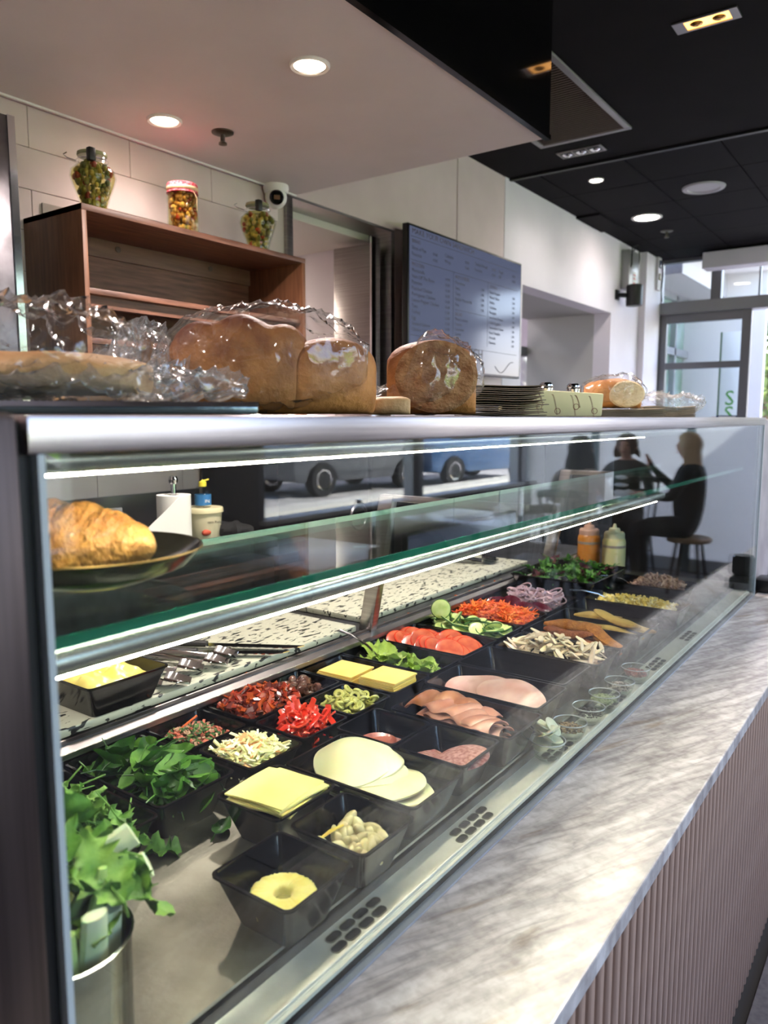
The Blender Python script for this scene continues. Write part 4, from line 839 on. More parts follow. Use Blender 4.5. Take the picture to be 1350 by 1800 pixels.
# ================================================================ TONGS, KNIVES, SPOONS
def tongs(loc, rz, label, l=.20, sp=.03, flip=0):
    t = thing('serving_tongs', label, 'tongs', loc, rz, 'steel serving tongs')
    for s in (-1, 1):
        MB().grid(lambda u, v: (-l+v*l*.98, s*(.004+sp*v**1.5*.5)+(u-.5)*.018*(.5+.5*v), .004+.004*math.sin(u*PI)+.006*math.sin(v*PI)), 4, 10).build('arm', chrome, t, solid=.0015)
        MB().grid(lambda u, v: (-.004+v*.042, s*(.004+sp*.5)+(u-.5)*.036*(.55+.45*math.sin(PI*(.25+.75*v)))*(1+.06*math.cos(v*30)), .010-.007*math.sin(v*PI/2)+.008*abs(u-.5)*2), 6, 14).build('scoop', chrome, t, solid=.0014, smooth=60)
    MB().ell((-l,0,.006), .010, .012, .006, 10, 6).build('hinge', steel_dark, t); t.scale = (1.25,1.35,1.2)
tongs((-1.215,1.060,.957), .45, 'steel tongs lying across the board, nearer the knives', .22); tongs((-1.195,.945,.957), .55, 'steel tongs with open scoop ends beside the butter tub', .17, .05)
tongs((-1.29,2.40,.957), .50, 'steel tongs holding egg crumbs on the far cutting board', .17, .02)
def knife(loc, rz, label, l=.22):
    t = thing('serrated_knife', label, 'knife', loc, rz, 'black handled knives on the board')
    P = [(0,-.012)]+[(l*k/24, -.012-.0022*(k % 2)) for k in range(1, 21)]+[(l*.94,-.004),(l,.008),(0,.012)]
    MB().prism(P, 'z', .006, .008).build('blade', chrome, t, smooth=0)
    MB().tube([(-.12,0,.010),(-.10,0,.012),(-.05,.001,.010),(0,0,.009)], [.010,.014,.012,.010], 10, flat=.7).build('handle', blackp, t)
knife((-1.30,1.125,.957), .55, 'black handled serrated knife lying behind the tongs'); knife((-1.275,1.075,.957), .62, 'black handled serrated knife partly under the tongs', .20)
def spoon(p0, p1, label, r_=.0028):
    a, c = Vector(p0), Vector(p1); t = thing('steel_spoon', label, 'spoon', p0)
    d = c-a; MB().tube([(0,0,0), d*.35+Vector((0,0,.012)), d*.7+Vector((0,0,.010)), d], [r_*.7, r_, r_, r_*1.3], 8).build('handle', chrome, t)
    MB().ell((0,0,-.004), .018, .013, .006, 12, 8).build('bowl', chrome, t)
spoon((-1.02,1.41,.905), (-1.135,1.395,.962), 'steel spoon handle sticking out of the lettuce tub'); spoon((-.78,2.30,.905), (-.885,2.205,.945), 'steel spoon handle leaning out of the egg tub'); spoon((-.80,2.56,.905), (-.885,2.475,.945), 'steel spoon handle leaning out of the tuna tub')
# crumbs on the ledge lip
cmb = MB(); rr = random.Random(5)
for _ in range(70):
    s_ = rr.uniform(.0008,.0022); cmb.cur = rr.randrange(2); cmb.ell((rr.uniform(-1.143,-1.128), rr.uniform(.6,2.3), .9392+s_), s_*1.4, s_, s_, 5, 4)
tag(cmb.build('food_crumbs', [mat('cream crumb', 'ddd2a0', .6), mat('orange crumb', 'd9682c', .6)]), 'scattered food crumbs along the steel ledge', 'crumbs', kind='stuff')
# ================================================================ CELERY IN A STEEL POT
PX, PY = -.645, .368
t = thing('steel_pot', 'tall round steel pot of celery at the left end of the case', 'pot', (PX, PY, DK+.001))
MB().lathe([(.001,0),(.060,0),(.063,.004),(.0645,.118),(.067,.122),(.065,.123),(.062,.118),(.060,.008),(.001,.006)], 40).build('body', mat('pot steel', '8f908c', .14, 1.), t, smooth=60)
ce1 = mat('celery stalk', 'b5c98a', .35, col2='8fb05a', ns=12, stretch=(1,1,.2), sss=.2); ce2 = mat('celery pale', 'd5dcc0', .4, col2='b9c996', ns=10, sss=.2); cel = leafmat('celery leaf', '2f5a1c', '557f30', .45); cel2 = leafmat('celery leaf light', '4f7a2a', '7fa048', .45)
CLF = [leaf(.085, .062, .5, (cel, cel2)[k % 2], 'celery_leaf', .45, .3, .15, 16, seed=200+k, wave=.006) for k in range(4)]
rr = random.Random(17)
def stalk(pts, rad, m_, leaves, label='cut green celery stalk with leaves standing in the steel pot'):
    st = thing('celery_stalk', label, 'celery', (PX, PY, DK+.008), 0, 'celery stalks in the pot')
    MB().tube(pts, rad, 10, flat=.6).build('stalk', m_, st)
    for (p, e, k, s_) in leaves: place(CLF[k], 'leaf', st, p, e, s_)
# pale thick stalks leaning at the rim
for i, (a, h) in enumerate(((.2,.150),(-.5,.142),(.9,.135),(2.2,.16),(3.6,.15),(5.0,.14))):
    x0, y0 = .036*math.cos(a), .036*math.sin(a)
    stalk([(x0*.8,y0*.8,0),(x0*1.1,y0*1.1,h*.6),(x0*1.25,y0*1.25,h)], [.016,.016,.013], (ce2, ce1)[i % 2], [], 'pale cut celery stalk leaning at the rim of the pot')
# leafy stalks
for i, (tx, ty, h) in enumerate(((-.03,.03,.215),(.0,-.01,.225),(-.045,-.02,.20),(.02,.035,.175),(-.02,.06,.17))):
    P = [(tx*.3,ty*.3,.02),(tx*.6,ty*.6,h*.6),(tx*.9,ty*.9,h*.85),(tx,ty,h)]
    lv = [((tx,ty,h-.01),(rr.uniform(-.5,.5),-1.0+rr.uniform(-.3,.4),rr.uniform(0,6)),i % 4,.95),((tx*.9,ty*.9,h-.03),(rr.uniform(-.6,.6),rr.uniform(-.5,.3),.6+i*1.3),(i+1) % 4,.85),((tx*.8,ty*.8,h-.05),(rr.uniform(-.6,.6),rr.uniform(-.2,.5),2.4+i*1.1),(i+2) % 4,.8)]
    stalk(P, [.010,.010,.008,.005], ce1, lv)
# one stalk arching over to the right with drooping leaves
stalk([(.01,.01,.05),(.0,.015,.135),(.01,.035,.163),(.02,.062,.160),(.022,.074,.140)], [.008,.008,.007,.006,.004], ce1,
      [((.022,.074,.135),(0.2,1.35,1.3),1,.95),((.020,.066,.145),(-.3,1.2,1.8),0,.8),((.016,.050,.158),(.4,.9,.6),2,.75)], 'celery stalk arching out of the pot with drooping leaves')
for i, (x, y, z, rx, rz) in enumerate(((-.665,.432,1.030,-1.15,-.5),(-.640,.430,1.012,-1.25,-.7))):
    o = place(MB().tube([(0,0,-.05),(0,.004,0),(0,.002,.030)], [.012,.015,.015], 10, flat=.45).mesh('celery_end', ce2), 'celery_butt', None, (x, y, z), (rx, 0, rz)); tag(o, 'pale cut celery end leaning out of the pot', 'celery', 'pale celery ends')
# ================================================================ CROISSANT ON A PLATE
SH = 1.299
pl = thing('dark_plate', 'dark speckled round plate with gold rim on the glass shelf', 'plate', (-.712, .462, SH))
PR = .114
MB().lathe([(.001,.0),(.05,.0),(.062,.003),(.10,.018),(PR,.034),(PR+.0015,.0355),(PR,.037),(.098,.023),(.06,.009),(.001,.008)], 56).build('dish', mat('speckled dark glaze', '1c1a14', .18, col2='3a3422', ns=160, nd=2, rmp=(.5,.75), coat=.5), pl, smooth=60)
MB().lathe([(PR-.001,.0362),(PR+.0018,.0352),(PR+.0019,.0362),(PR+.001,.0374),(PR-.001,.0362)], 56, cap0=False, cap1=False).build('gold_rim', mat('gold rim', '5f4c26', .4, .8), pl)
crm_ = mat('croissant crust', '7d4a1a', .42, col2='c08f45', ns=16, nd=9, stretch=(1,1,1), rmp=(.3,.72), coat=.15, bump=1.0, bs=95, bstretch=(1.5,.6,1))
def croissant(label, loc, rz):
    t = thing('croissant', label, 'croissant', loc, rz)
    segs = 7; path = []
    for i in range(segs+1): a = -1.05+2.1*i/segs; path.append(Vector((.115*math.sin(a)*1.1, -.07*(1-math.cos(a)), 0)))
    R_ = [.014,.030,.043,.050,.051,.044,.031,.014]
    for i in range(segs):
        p, q = path[i], path[i+1]; r0, r1 = R_[i], R_[i+1]; b = MB(); L = []; d = (q-p); up = Vector((0,0,1)); s_ = d.normalized().cross(up)
        big = max(r0, r1)
        for j in range(9):
            u = -.16+1.32*j/8; c = p+d*u; rr_ = (r0+(r1-r0)*min(1, max(0, u)))*(.80+.26*math.sin(PI*min(1, max(0, (u+.16)/1.32)))**.7); 
            if j in (0, 8): rr_ *= .55
            L.append([c+s_*(rr_*math.cos(2*PI*k/22)*(1+.02*math.sin(k*3+j)))+up*(rr_*.93*math.sin(2*PI*k/22)*(1+.015*math.sin(k*5+j*2))+.046) for k in range(22)])
        b.loops(L).build('layer', crm_, t, smooth=70)
    return t
c_ = croissant('golden flaky croissant on the dark plate', (-.712, .418, SH+.006), math.radians(38)); c_.scale = (.95,.95,.90)
# ================================================================ BREAD AND BAGS ON TOP OF THE CASE
TZ = 1.4735
from mathutils import noise
def bread(nm, side, top, h):
    m = mat(nm, side, .6, col2=side, ns=9, bump=.45, bs=60)
    n = m.node_tree.nodes; L = m.node_tree.links; b = n['Principled BSDF']
    tc = n.new('ShaderNodeTexCoord'); sp = n.new('ShaderNodeSeparateXYZ'); L.new(tc.outputs['Object'], sp.inputs[0])
    nz = n.new('ShaderNodeTexNoise'); nz.inputs['Scale'].default_value = 22; nz.inputs['Detail'].default_value = 8; L.new(tc.outputs['Object'], nz.inputs['Vector'])
    k = n.new('ShaderNodeMath'); k.operation = 'MULTIPLY_ADD'; k.inputs[1].default_value = .9/h; L.new(sp.outputs[2], k.inputs[0])
    q = n.new('ShaderNodeMath'); q.operation = 'MULTIPLY_ADD'; q.inputs[1].default_value = 1.5; q.inputs[2].default_value = -.80; L.new(nz.outputs[0], q.inputs[0]); L.new(q.outputs[0], k.inputs[2])
    cr = n.new('ShaderNodeValToRGB'); e = cr.color_ramp.elements; e[0].position = .15; e[0].color = lin(side); e[1].position = .95; e[1].color = lin(top); L.new(k.outputs[0], cr.inputs[0]); L.new(cr.outputs[0], b.inputs['Base Color']); return m
crust = bread('loaf crust', 'c98a48', '75380f', .14); crust2 = bread('pale crust', 'd8b480', 'b07a42', .06); rye = mat('rye crumb', '8a5c36', .75, col2='b0875c', ns=55, nd=8, bump=.7, bs=130); crumb = mat('white crumb', 'd8bc8c', .75, col2='e6d2aa', ns=50, bump=.5, bs=160)
def loaf_mesh(l, w, h, seed, m, nm, sq=.62, lumps=0., nu=40, nv=22):
    b = MB(); L = []
    for j in range(nv+1):
        t = j/nv; e = math.sin(PI*(.03+.94*t))**.30; ring = []
        for k in range(nu):
            a = 2*PI*k/nu; ca, sa = math.cos(a), math.sin(a)
            y = (abs(ca)**sq)*(1 if ca > 0 else -1)*w/2*e; z = (abs(sa)**sq)*(1 if sa > 0 else -.98)*h/2*(e if sa > 0 else 1)
            x = (t-.5)*l; nn = noise.noise((x*14+seed, y*14, z*14))*.006+lumps*abs(math.sin(t*PI*2.5+.4))*max(0, sa)*.012
            ring.append((x, y*(1+nn*3), h/2+z+(nn if sa > -.3 else 0)))
        L.append(ring)
    return b.loops(L).mesh(nm, m, smooth=60)
def bag_mesh(l, w, h, seed, m, nm, tail=0., amp=.012, nu=90, nv=70, sq=.8):
    L = []
    for j in range(nv+1):
        t = j/nv; e = math.sin(PI*(.02+.96*t))**.42; ring = []
        tl = 1.0
        if tail: tl = 1-.72*smoothstep(.0, tail, .55-t if t < .55 else 0) if t < .55 else 1
        for k in range(nu):
            a = 2*PI*k/nu; ca, sa = math.cos(a), math.sin(a)
            y = (abs(ca)**sq)*(1 if ca > 0 else -1)*w/2*e*(.55+.45*tl); z = (abs(sa)**sq)*(1 if sa > 0 else -1)*h/2*e*tl
            x = (t-.5)*l; nn = .8*noise.noise((x*13+seed, y*13, z*13+seed))+1.1*(1-min(1, 2.2*abs(noise.noise((x*17, y*17+seed, z*17)))))**3+.6*(1-min(1, 2.2*abs(noise.noise((x*40+seed, y*40, z*40)))))**3-.5
            zz = h/2*(.3+.7*tl)+z+amp*nn; ring.append((x+amp*.5*nn, y*(1+amp*4*nn), max(.001, zz)))
        L.append(ring)
    return MB().loops(L).mesh(nm, m, smooth=75)
def rotz(p, a): return (p[0]*math.cos(a)-p[1]*math.sin(a), p[0]*math.sin(a)+p[1]*math.cos(a), p[2])
VA = math.radians(35.7)   # across the view
def bagged(name, label, loc, rz, bag, grp=None):
    t = thing(name, label, 'bread bag', loc, rz, grp); return t
# middle pair of loaves in one bag
LZ = math.radians(36)
o = place(loaf_mesh(.205,.130,.142,1,crust,'loaf',.55,1.), 'bread_loaf', None, (-.895,.858,TZ+.002), (0,0,LZ)); tag(o, 'golden domed white loaf at the back of the big plastic bag', 'bread')
o = place(loaf_mesh(.150,.115,.120,2,crust,'loaf',.55), 'bread_loaf', None, (-.800,.955,TZ+.002), (0,0,LZ+.5)); tag(o, 'golden torn loaf end at the right of the big plastic bag', 'bread')
t = thing('plastic_bread_bag', 'clear plastic bag wrapped around two golden loaves', 'bag', (-.868,.885,TZ+.0005), LZ)
place(bag_mesh(.325,.20,.172,11,film,'bag',0,.0075), 'film', t)
place(bag_mesh(.10,.12,.14,12,film2,'bag_end',0,.020), 'twisted_end', t, (-.185,.01,0), (0,-.15,.2))
# rye loaf in a bag
o = place(loaf_mesh(.168,.125,.142,3,crust,'loaf',.62), 'rye_loaf', None, (-.795,1.262,TZ+.002), (0,0,LZ-.1)); tag(o, 'round brown rye loaf with the cut face towards the front, in its bag', 'bread')
place(MB().lathe([(.001,.004),(.050,.004),(.056,0)], 28).mesh('cut_face', rye), 'cut_face', o, (.010,-.0615,.070), (PI/2-.02,0,0), (1.36,1.18,1))
t = thing('plastic_bread_bag', 'clear plastic bag stretched over the round rye loaf', 'bag', (-.815,1.250,TZ+.0005), LZ-.05)
place(bag_mesh(.245,.165,.155,13,film,'bag',.3,.008), 'film', t)
o = place(loaf_mesh(.07,.05,.034,8,crust2,'roll',.7), 'bread_roll', None, (-.765,1.08,TZ+.002), (0,0,LZ)); tag(o, 'small pale bread roll between the two bagged loaves', 'bread')
# flat breads at the left in long bags, on a foil carton
o = place(loaf_mesh(.34,.17,.052,4,crust2,'flatbread',.8), 'flat_bread', None, (-.90,.475,TZ+.022), (0,0,LZ)); tag(o, 'long pale flat bread in the bag at the far left', 'bread')
t = thing('plastic_bread_bag', 'loose clear plastic bag over the flat bread at the far left', 'bag', (-.93,.46,TZ+.018), LZ+.02)
place(bag_mesh(.40,.24,.120,14,film,'bag',0,.014), 'film', t)
t = thing('foil_carton', 'long box of cling film with serrated metal edge lying at the left', 'carton', (-.745,.46,TZ+.0005), math.radians(50))
box(-.20,.20,-.035,.035,0,.012).build('body', mat('foil carton', '7f8f94', .25, .8, bump=.15, bs=30), t, bevel=.004)
sm = MB().prism([(-.0015,0),(.0015,0),(0,.0022)], 'y', -.0004, .0004).mesh('tooth', chrome, smooth=0)
for i in range(60): place(sm, 'tooth', t, (-.195+i*.0064, -.035, .012))
box(-.20,.20,-.036,-.034,.008,.013).build('metal_strip', chrome, t)
t = thing('plastic_bread_bag', 'flat glossy plastic bag spread in front at the far left', 'bag', (-.80,.53,TZ+.014), math.radians(46))
place(bag_mesh(.36,.13,.040,18,film2,'bag',0,.010), 'film', t)
o = place(loaf_mesh(.16,.10,.055,6,crust2,'loaf',.75), 'bread_roll', None, (-1.0,.70,TZ+.002), (0,0,LZ)); tag(o, 'pale roll half hidden behind the long flat bread', 'bread')
t = thing('plastic_bread_bag', 'crumpled plastic bag over the pale roll behind the flat bread', 'bag', (-.985,.71,TZ+.0005), LZ); place(bag_mesh(.22,.13,.085,15,film2,'bag',0,.016), 'film', t)
# stack of brown paper bags, patterned wrap pack, shakers
kraft = mat('grey brown kraft', '8a7a66', .8, col2='9c8b76', ns=20); kraft_o = mat('orange kraft', 'a5804f', .8)
pb = MB().grid(lambda u, v: ((u-.5)*.17, (v-.5)*.20, .0011*math.sin(u*7)+.0006*math.sin(v*9)), 8, 8).mesh('paper_bag', kraft, solid=.0016)
for i in range(15):
    o = place(pb, 'paper_bag', None, (-.800+R.uniform(-.006,.006), 1.545+R.uniform(-.008,.008), TZ+.003+i*.0044), (R.uniform(-.01,.01), R.uniform(-.01,.012), LZ+R.uniform(-.04,.04))); tag(o, 'topmost flat brown paper bag of the stack beside the rye loaf' if i == 14 else 'flat brown paper bag under the top one in the stack beside the rye loaf', 'paper bag', 'stacked brown paper bags')
wp_ = mat('printed wrap paper', 'f0e6b2', .6, col2='ebe0aa', ns=8); red_ = mat('maroon print', '8a3030', .7)
t = thing('wrap_paper_pack', 'pale yellow printed wrapping paper pack with maroon lettering', 'paper pack', (-.752,1.705,TZ+.0005), LZ+.04)
MB().prism([(-.11,0),(.115,0),(.118,.052),(-.10,.064)], 'y', -.05, .05).build('pack', wp_, t, bevel=.003)
for i in range(5):
    for k in range(2 if i % 2 else 1):
        MB().tube([(-.088+.043*i+.010*k+.012*(q/40)**.6+(.0016 if q % 2 else -.0016), -.0503, .054-.002*i-.046*q/40*(1-.4*k)) for q in range(41)], .0005, 4).build('printed_script', red_, t)
    MB().lathe([(.006,0),(.007,0),(.007,.0003),(.006,.0003)], 20, cap0=False, cap1=False).build('print_ring', red_, t, (-.075+.043*i, -.0503, .022 if i % 2 else .012), (PI/2,0,0))
for i, (x, y, lb) in enumerate(((-.858,1.935,'glass salt shaker with chrome top behind the printed paper, left of the pair'),(-.826,2.045,'glass shaker with chrome top behind the printed paper, right of the pair'))):
    t = thing('glass_shaker', lb, 'shaker', (x, y, TZ+.0005))
    MB().lathe([(.001,0),(.021,0),(.022,.004),(.021,.045),(.018,.060),(.015,.064)], 12).build('jar', clear_glass, t)
    MB().lathe([(.001,.004),(.018,.004),(.018,.04),(.001,.042)], 12).build('contents', mat(('pepper fill','salt fill')[i], ('3a3028','d0d0d0')[i], .8), t)
    MB().lathe([(.0185,.060),(.0195,.062),(.0195,.076),(.0175,.079),(.0185,.081),(.018,.085),(.012,.091),(.001,.093)], 24).build('cap', chrome, t)
# far tray of bread and second crinkled bag
for i in range(9):
    o = place(pb, 'paper_sheet', None, (-.742+R.uniform(-.004,.004), 2.205+R.uniform(-.004,.004), TZ+.002+i*.0024), (0,-.02,LZ+R.uniform(-.03,.03)), (1.05,1.0,1)); tag(o, 'brown paper sheet under the far sliced loaf', 'paper sheet', 'brown paper sheets under the far loaf')
o = place(loaf_mesh(.155,.10,.088,7,crust,'loaf',.65), 'sliced_loaf', None, (-.770,2.200,TZ+.024), (0,0,LZ-.05)); tag(o, 'small seeded loaf with pale cut face on the brown paper sheets', 'bread')
place(MB().lathe([(.001,.004),(.034,.004),(.038,0)], 24).mesh('cut_face', crumb), 'cut_face', o, (.028,-.047,.040), (PI/2-.05,0,0), (1.35,1.0,1))
t = thing('plastic_bread_bag', 'clear plastic bag over the small loaf at the far end', 'bag', (-.77,2.205,TZ+.023), LZ); place(bag_mesh(.185,.125,.098,16,film,'bag',0,.008), 'film', t)
for i in range(7):
    o = place(pb, 'wrap_sheet', None, (-.72, 2.52, TZ+.002+i*.005), (0,0,LZ+R.uniform(-.03,.03)), (.95,.7,2)); tag(o, 'tan wrap lying in the crinkled bag at the far end', 'wrap', 'tan wraps in the far bag')
t = thing('plastic_bread_bag', 'crinkled silvery plastic bag of wraps, furthest along the case top', 'bag', (-.715,2.53,TZ+.0005), LZ); place(bag_mesh(.235,.16,.075,17,film2,'bag',0,.012), 'film', t)
# ================================================================ WOODEN SHELF UNIT
su = thing('wooden_shelf_unit', 'dark walnut open shelf unit fixed on the tiled back wall', 'shelf', (WX, 1.32, 0))
D = .30; LW = .912; zt = 2.066; zb_ = 1.48
box(.001, D, -.012, .004, zb_, zt).build('side_panel', walnut_side, su, bevel=.0015); box(.001, D, LW-.006, LW+.012, zb_, zt-.012).build('side_panel', walnut_side, su, bevel=.0015)
box(.001, D+.001, -.012, LW+.012, zt-.018, zt).build('top_panel', walnut, su, bevel=.0015)
box(.001, .014, .004, LW-.006, zb_, zt-.018).build('back_panel', walnut, su)
box(.014, .024, .004, LW-.006, zt-.075, zt-.018).build('hanging_rail', wood('rail wood', '5a3d2e', '70503e', (12,1.2,14)), su)
for z in (1.84, 1.70, 1.56): 
    box(.014, D-.012, .004, LW-.006, z-.016, z).build('shelf', walnut, su, bevel=.001); box(D-.050, D-.038, .004, LW-.006, z-.05, z-.016).build('shelf_lip', walnut, su)
for y in (.30, .70): MB().lathe([(.001,0),(.010,0),(.010,.003),(.001,.004)], 14).build('screw_cap', mat('screw cap', '4a3a30', .5), su, (.024, y, zt-.04), (0,PI/2,0))
# --- jars on the shelf
def jar(y, label, kind, s=1.):
    t = thing('preserve_jar', label, 'jar', (-2.105, y, zt+.0008), group='preserve jars on the shelf')
    if kind == 'amphora':
        prof = [(.001,0),(.038,0),(.040,.006),(.036,.022),(.045,.055),(.060,.095),(.066,.115),(.062,.132),(.046,.146),(.039,.152),(.040,.168),(.038,.172)]
    else: prof = [(.001,0),(.050,0),(.053,.006),(.053,.142),(.050,.153),(.045,.160),(.045,.168)]
    pf = [(r_*s, z*s) for r_, z in prof]
    MB().lathe(pf, 32, cap1=False).build('glass', clear_glass, t, smooth=60)
    cols = {'amphora': [('6a7438','pickle green'),('95904c','pickle olive'),('b9a65c','pickle tan'),('a33a28','pickle red')], 'straight': [('9a6a38','nut brown'),('b9864a','nut tan'),('d0a868','nut pale'),('a33a28','pickle red')]}[kind]
    ms = [mat(n_, c_, .3, coat=.5) for c_, n_ in cols]; rr = random.Random(int(y*100)); b = MB()
    zmax = (.150 if kind == 'amphora' else .156)*s
    for _ in range(230):
        z = rr.uniform(.008*s, zmax)
        rad = 0
        for (r0, z0), (r1, z1) in zip(pf, pf[1:]):
            if z0 <= z <= z1 and z1 > z0: rad = r0+(r1-r0)*(z-z0)/(z1-z0)
        q = max(.004, rad-.012*s)*rr.uniform(.75, 1); a = rr.uniform(0,2*PI); g = rr.uniform(.007,.0105)*s; b.cur = rr.choice((0,0,1,1,1,2,2,3))
        b.ell((q*math.cos(a), q*math.sin(a), z), g, g*rr.uniform(.7,1), g*rr.uniform(.8,1.2), 8, 6)
    tag(b.build('pickles', ms, t), kind='stuff')
    MB().lathe([(max(.001, r_-.004*s), z) for r_, z in pf[1:-2]], 24).build('oil', glassmat('olive oil brine', (.86,.82,.55), .0, 1.15), t)
    if kind == 'amphora':
        MB().lathe([(.001,.172*s),(.041*s,.172*s),(.043*s,.175*s),(.042*s,.182*s),(.03*s,.185*s),(.001,.186*s)], 28).build('lid', mat('glass lid green', '8f8f6a', .2, coat=.4), t)
        MB().tube([(.044*s*math.cos(a), .044*s*math.sin(a), .160*s) for a in [2*PI*k/24 for k in range(25)]], .0015, 6).build('clamp_ring', chrome, t)
        MB().tube([(-.03*s,-.035*s,.16*s),(-.05*s,-.05*s,.168*s),(-.06*s,-.055*s,.178*s),(-.052*s,-.048*s,.184*s)], .0018, 6).build('clamp_wire', chrome, t)
        box(.024*s,.042*s,-.036*s,-.016*s,.150*s,.186*s).build('hanging_tag', blackp, t, bevel=.002)
    else:
        MB().lathe([(.001,.180*s),(.050*s,.180*s),(.052*s,.176*s),(.051*s,.155*s),(.0535*s,.148*s),(.049*s,.148*s)], 28, fn=lambda a, z: 1+.02*math.sin(a*14)).build('cloth_cover', mat('red gingham cloth', 'b0303a', .8, col2='d8707a', ns=120, rmp=(.45,.55)), t)
        MB().lathe([(.052*s,.156*s),(.054*s,.160*s),(.054*s,.164*s),(.052*s,.168*s)], 28, cap0=False, cap1=False).build('raffia_tie', mat('raffia', 'd9b890', .7), t)
        MB().tube([(.05*s,.0,.16*s),(.06*s,.01,.13*s),(.058*s,.012,.09*s)], .0012, 5).build('raffia_end', mat('raffia', 'd9b890', .7), t)
jar(1.435, 'tall amphora jar of green pickles at the left end of the shelf top', 'amphora', 1.02)
jar(1.772, 'straight jar of brown olives with red gingham cloth lid', 'straight', .98); jar(2.122, 'amphora jar of mixed pickles at the right end of the shelf top', 'amphora', 1.04)
# wall vent behind the jar
o = box(WX+.0,WX+.006,1.47-.10,1.47+.06,2.085,2.125).build('wall_vent', mat('vent mesh', 'a89f98', .6, bump=.4, bs=900)); tag(o, 'small mesh vent plate on the tiled wall behind the amphora jar', 'vent')
# ================================================================ MENU SCREEN
TY0, TY1, TZ0, TZ1 = 3.20, 4.455, 1.715, 2.415; TXs = -2.158
tv = thing('menu_screen', 'wall mounted black framed screen showing a blue grey sandwich menu', 'screen', (TXs, TY0, TZ0))
TWd, THt = TY1-TY0, TZ1-TZ0
box(-.035, 0, 0, TWd, 0, THt).build('casing', blackp, tv, bevel=.003)
def scr_mat():
    m = mat('menu screen glow', '1c2030', .12, spec=.35, emit='7880a0', es=.24); return m
box(0, .002, .012, TWd-.012, .012, THt-.012).build('display', scr_mat(), tv, smooth=0)
box(-.12, -.035, .45, .80, .2, .5).build('bracket', steel_dark, tv)
ink = mat('menu ink', '14141c', .5); gold_i = mat('menu bronze ink', '3a2a26', .5)
RT = (PI/2, 0, PI/2)
def tx(s, y, z, size, m=ink, sx=1., align='LEFT'): return text(s, size, (.0026, y, z), RT, m, tv, 'menu_lettering', align, .0001, sx)
def rule(y0, y1, z0, z1): box(.0020, .0028, y0, y1, z0, z1).build('menu_rule', ink, tv, smooth=0)
tx('MAKE YOUR OWN SANDWICH', .03, .655, .038, gold_i, 1.15); rule(.02, 1.2, .640, .642)
tx('BREAD', .03, .612, .026, gold_i)
for i, (a, p) in enumerate((('Slices of Rye','10.00'),('Focaccia','10.00'))): tx(a, .03, .580-.030*i, .026); tx(p, .22, .580-.030*i, .022)
for i, (a, p) in enumerate((('Ciabatta','10.00'),('Wrap','10.00'))): tx(a, .34, .592-.030*i, .026); tx(p, .55, .592-.030*i, .022)
for i, (a, p) in enumerate((('Turkish Bread','10.00'),('Focaccia','10.00'))): tx(a, .66, .600-.030*i, .026); tx(p, .86, .600-.030*i, .022)
for i, (a, p) in enumerate((('Bagel','10.00'),('GF','10.00'))): tx(a, .95, .600-.030*i, .026); tx(p, 1.12, .600-.030*i, .022)
rule(.02, 1.2, .528, .530)
tx('PROTEIN', .03, .500, .028, gold_i)
for i, (a, p) in enumerate(zip(['Mortadella','Ham Off The Bone','Pastrami','Poached Chicken','Portuguese Chicken','Lemon Pepper Chicken','Tuna','Turkey','Egg','Smoked Salmon','Chicken Schnitzel'], ['14.00','16.00','16.00','16.00','16.00','16.00','15.00','16.00','12.00','16.00','16.00'])):
    tx(a, .03, .472-.0285*i, .027); tx(p, .345, .472-.0285*i, .023)
rule(.43, .432, .165, .528); rule(.02, .43, .165, .167)
tx('ADD CHEESE', .45, .500, .026, gold_i)
for i, (a, p) in enumerate((('Provolone','2.00'),('Swiss','2.00'),('Tasty','2.00'),('Buffalo Mozzarella','4.00'),('Feta','2.00'))): tx(a, .45, .470-.0285*i, .025); tx(p, .735, .470-.0285*i, .022)
rule(.45, .80, .335, .337); tx('SALAD', .45, .305, .026, gold_i)
for i, a in enumerate(('Mixed Lettuce','Tomato','Cucumber','Carrot','Onion','Beetroot')): tx(a, .45, .280-.0265*i, .024)
rule(.82, .822, .165, .528); rule(.45, 1.2, .140, .142)
tx('EXTRAS', .84, .500, .026, gold_i)
for i, a in enumerate(('Roast Peppers','Mixed Olives','Pickles','Coleslaw','Pineapple','Sun Dried Tomato','Grilled Eggplant','Caramelised Onion','Roast Pumpkin','Avocado','Hummus')): tx(a, .84, .470-.0285*i, .023); tx('2.00', 1.13, .470-.0285*i, .020)
tx('SANDWICH', .33, .090, .078, gold_i, 1.05)
MB().tube([(.003, .19+.0-.13*math.cos(t*1.2-.3)*(1-.25*t)*.75, .10+.055*math.sin(t*2.3+1.)*(1-.3*t)) for t in [k/16*2 for k in range(17)]], [.0015+.002*math.sin(k/16*PI) for k in range(17)], 5, flat=.2).build('menu_flourish', gold_i, tv)
MB().tube([(.003, .92+.24*k/14, .060-.035*math.sin(k/14*5)) for k in range(15)], .0018, 5).build('menu_flourish', gold_i, tv)
MB().prism([(.265,.09),(.325,.095),(.315,.125),(.29,.135),(.268,.118)], 'x', .002, .003).build('sandwich_emblem', mat('emblem olive', '4a4a30', .5), tv, smooth=0)
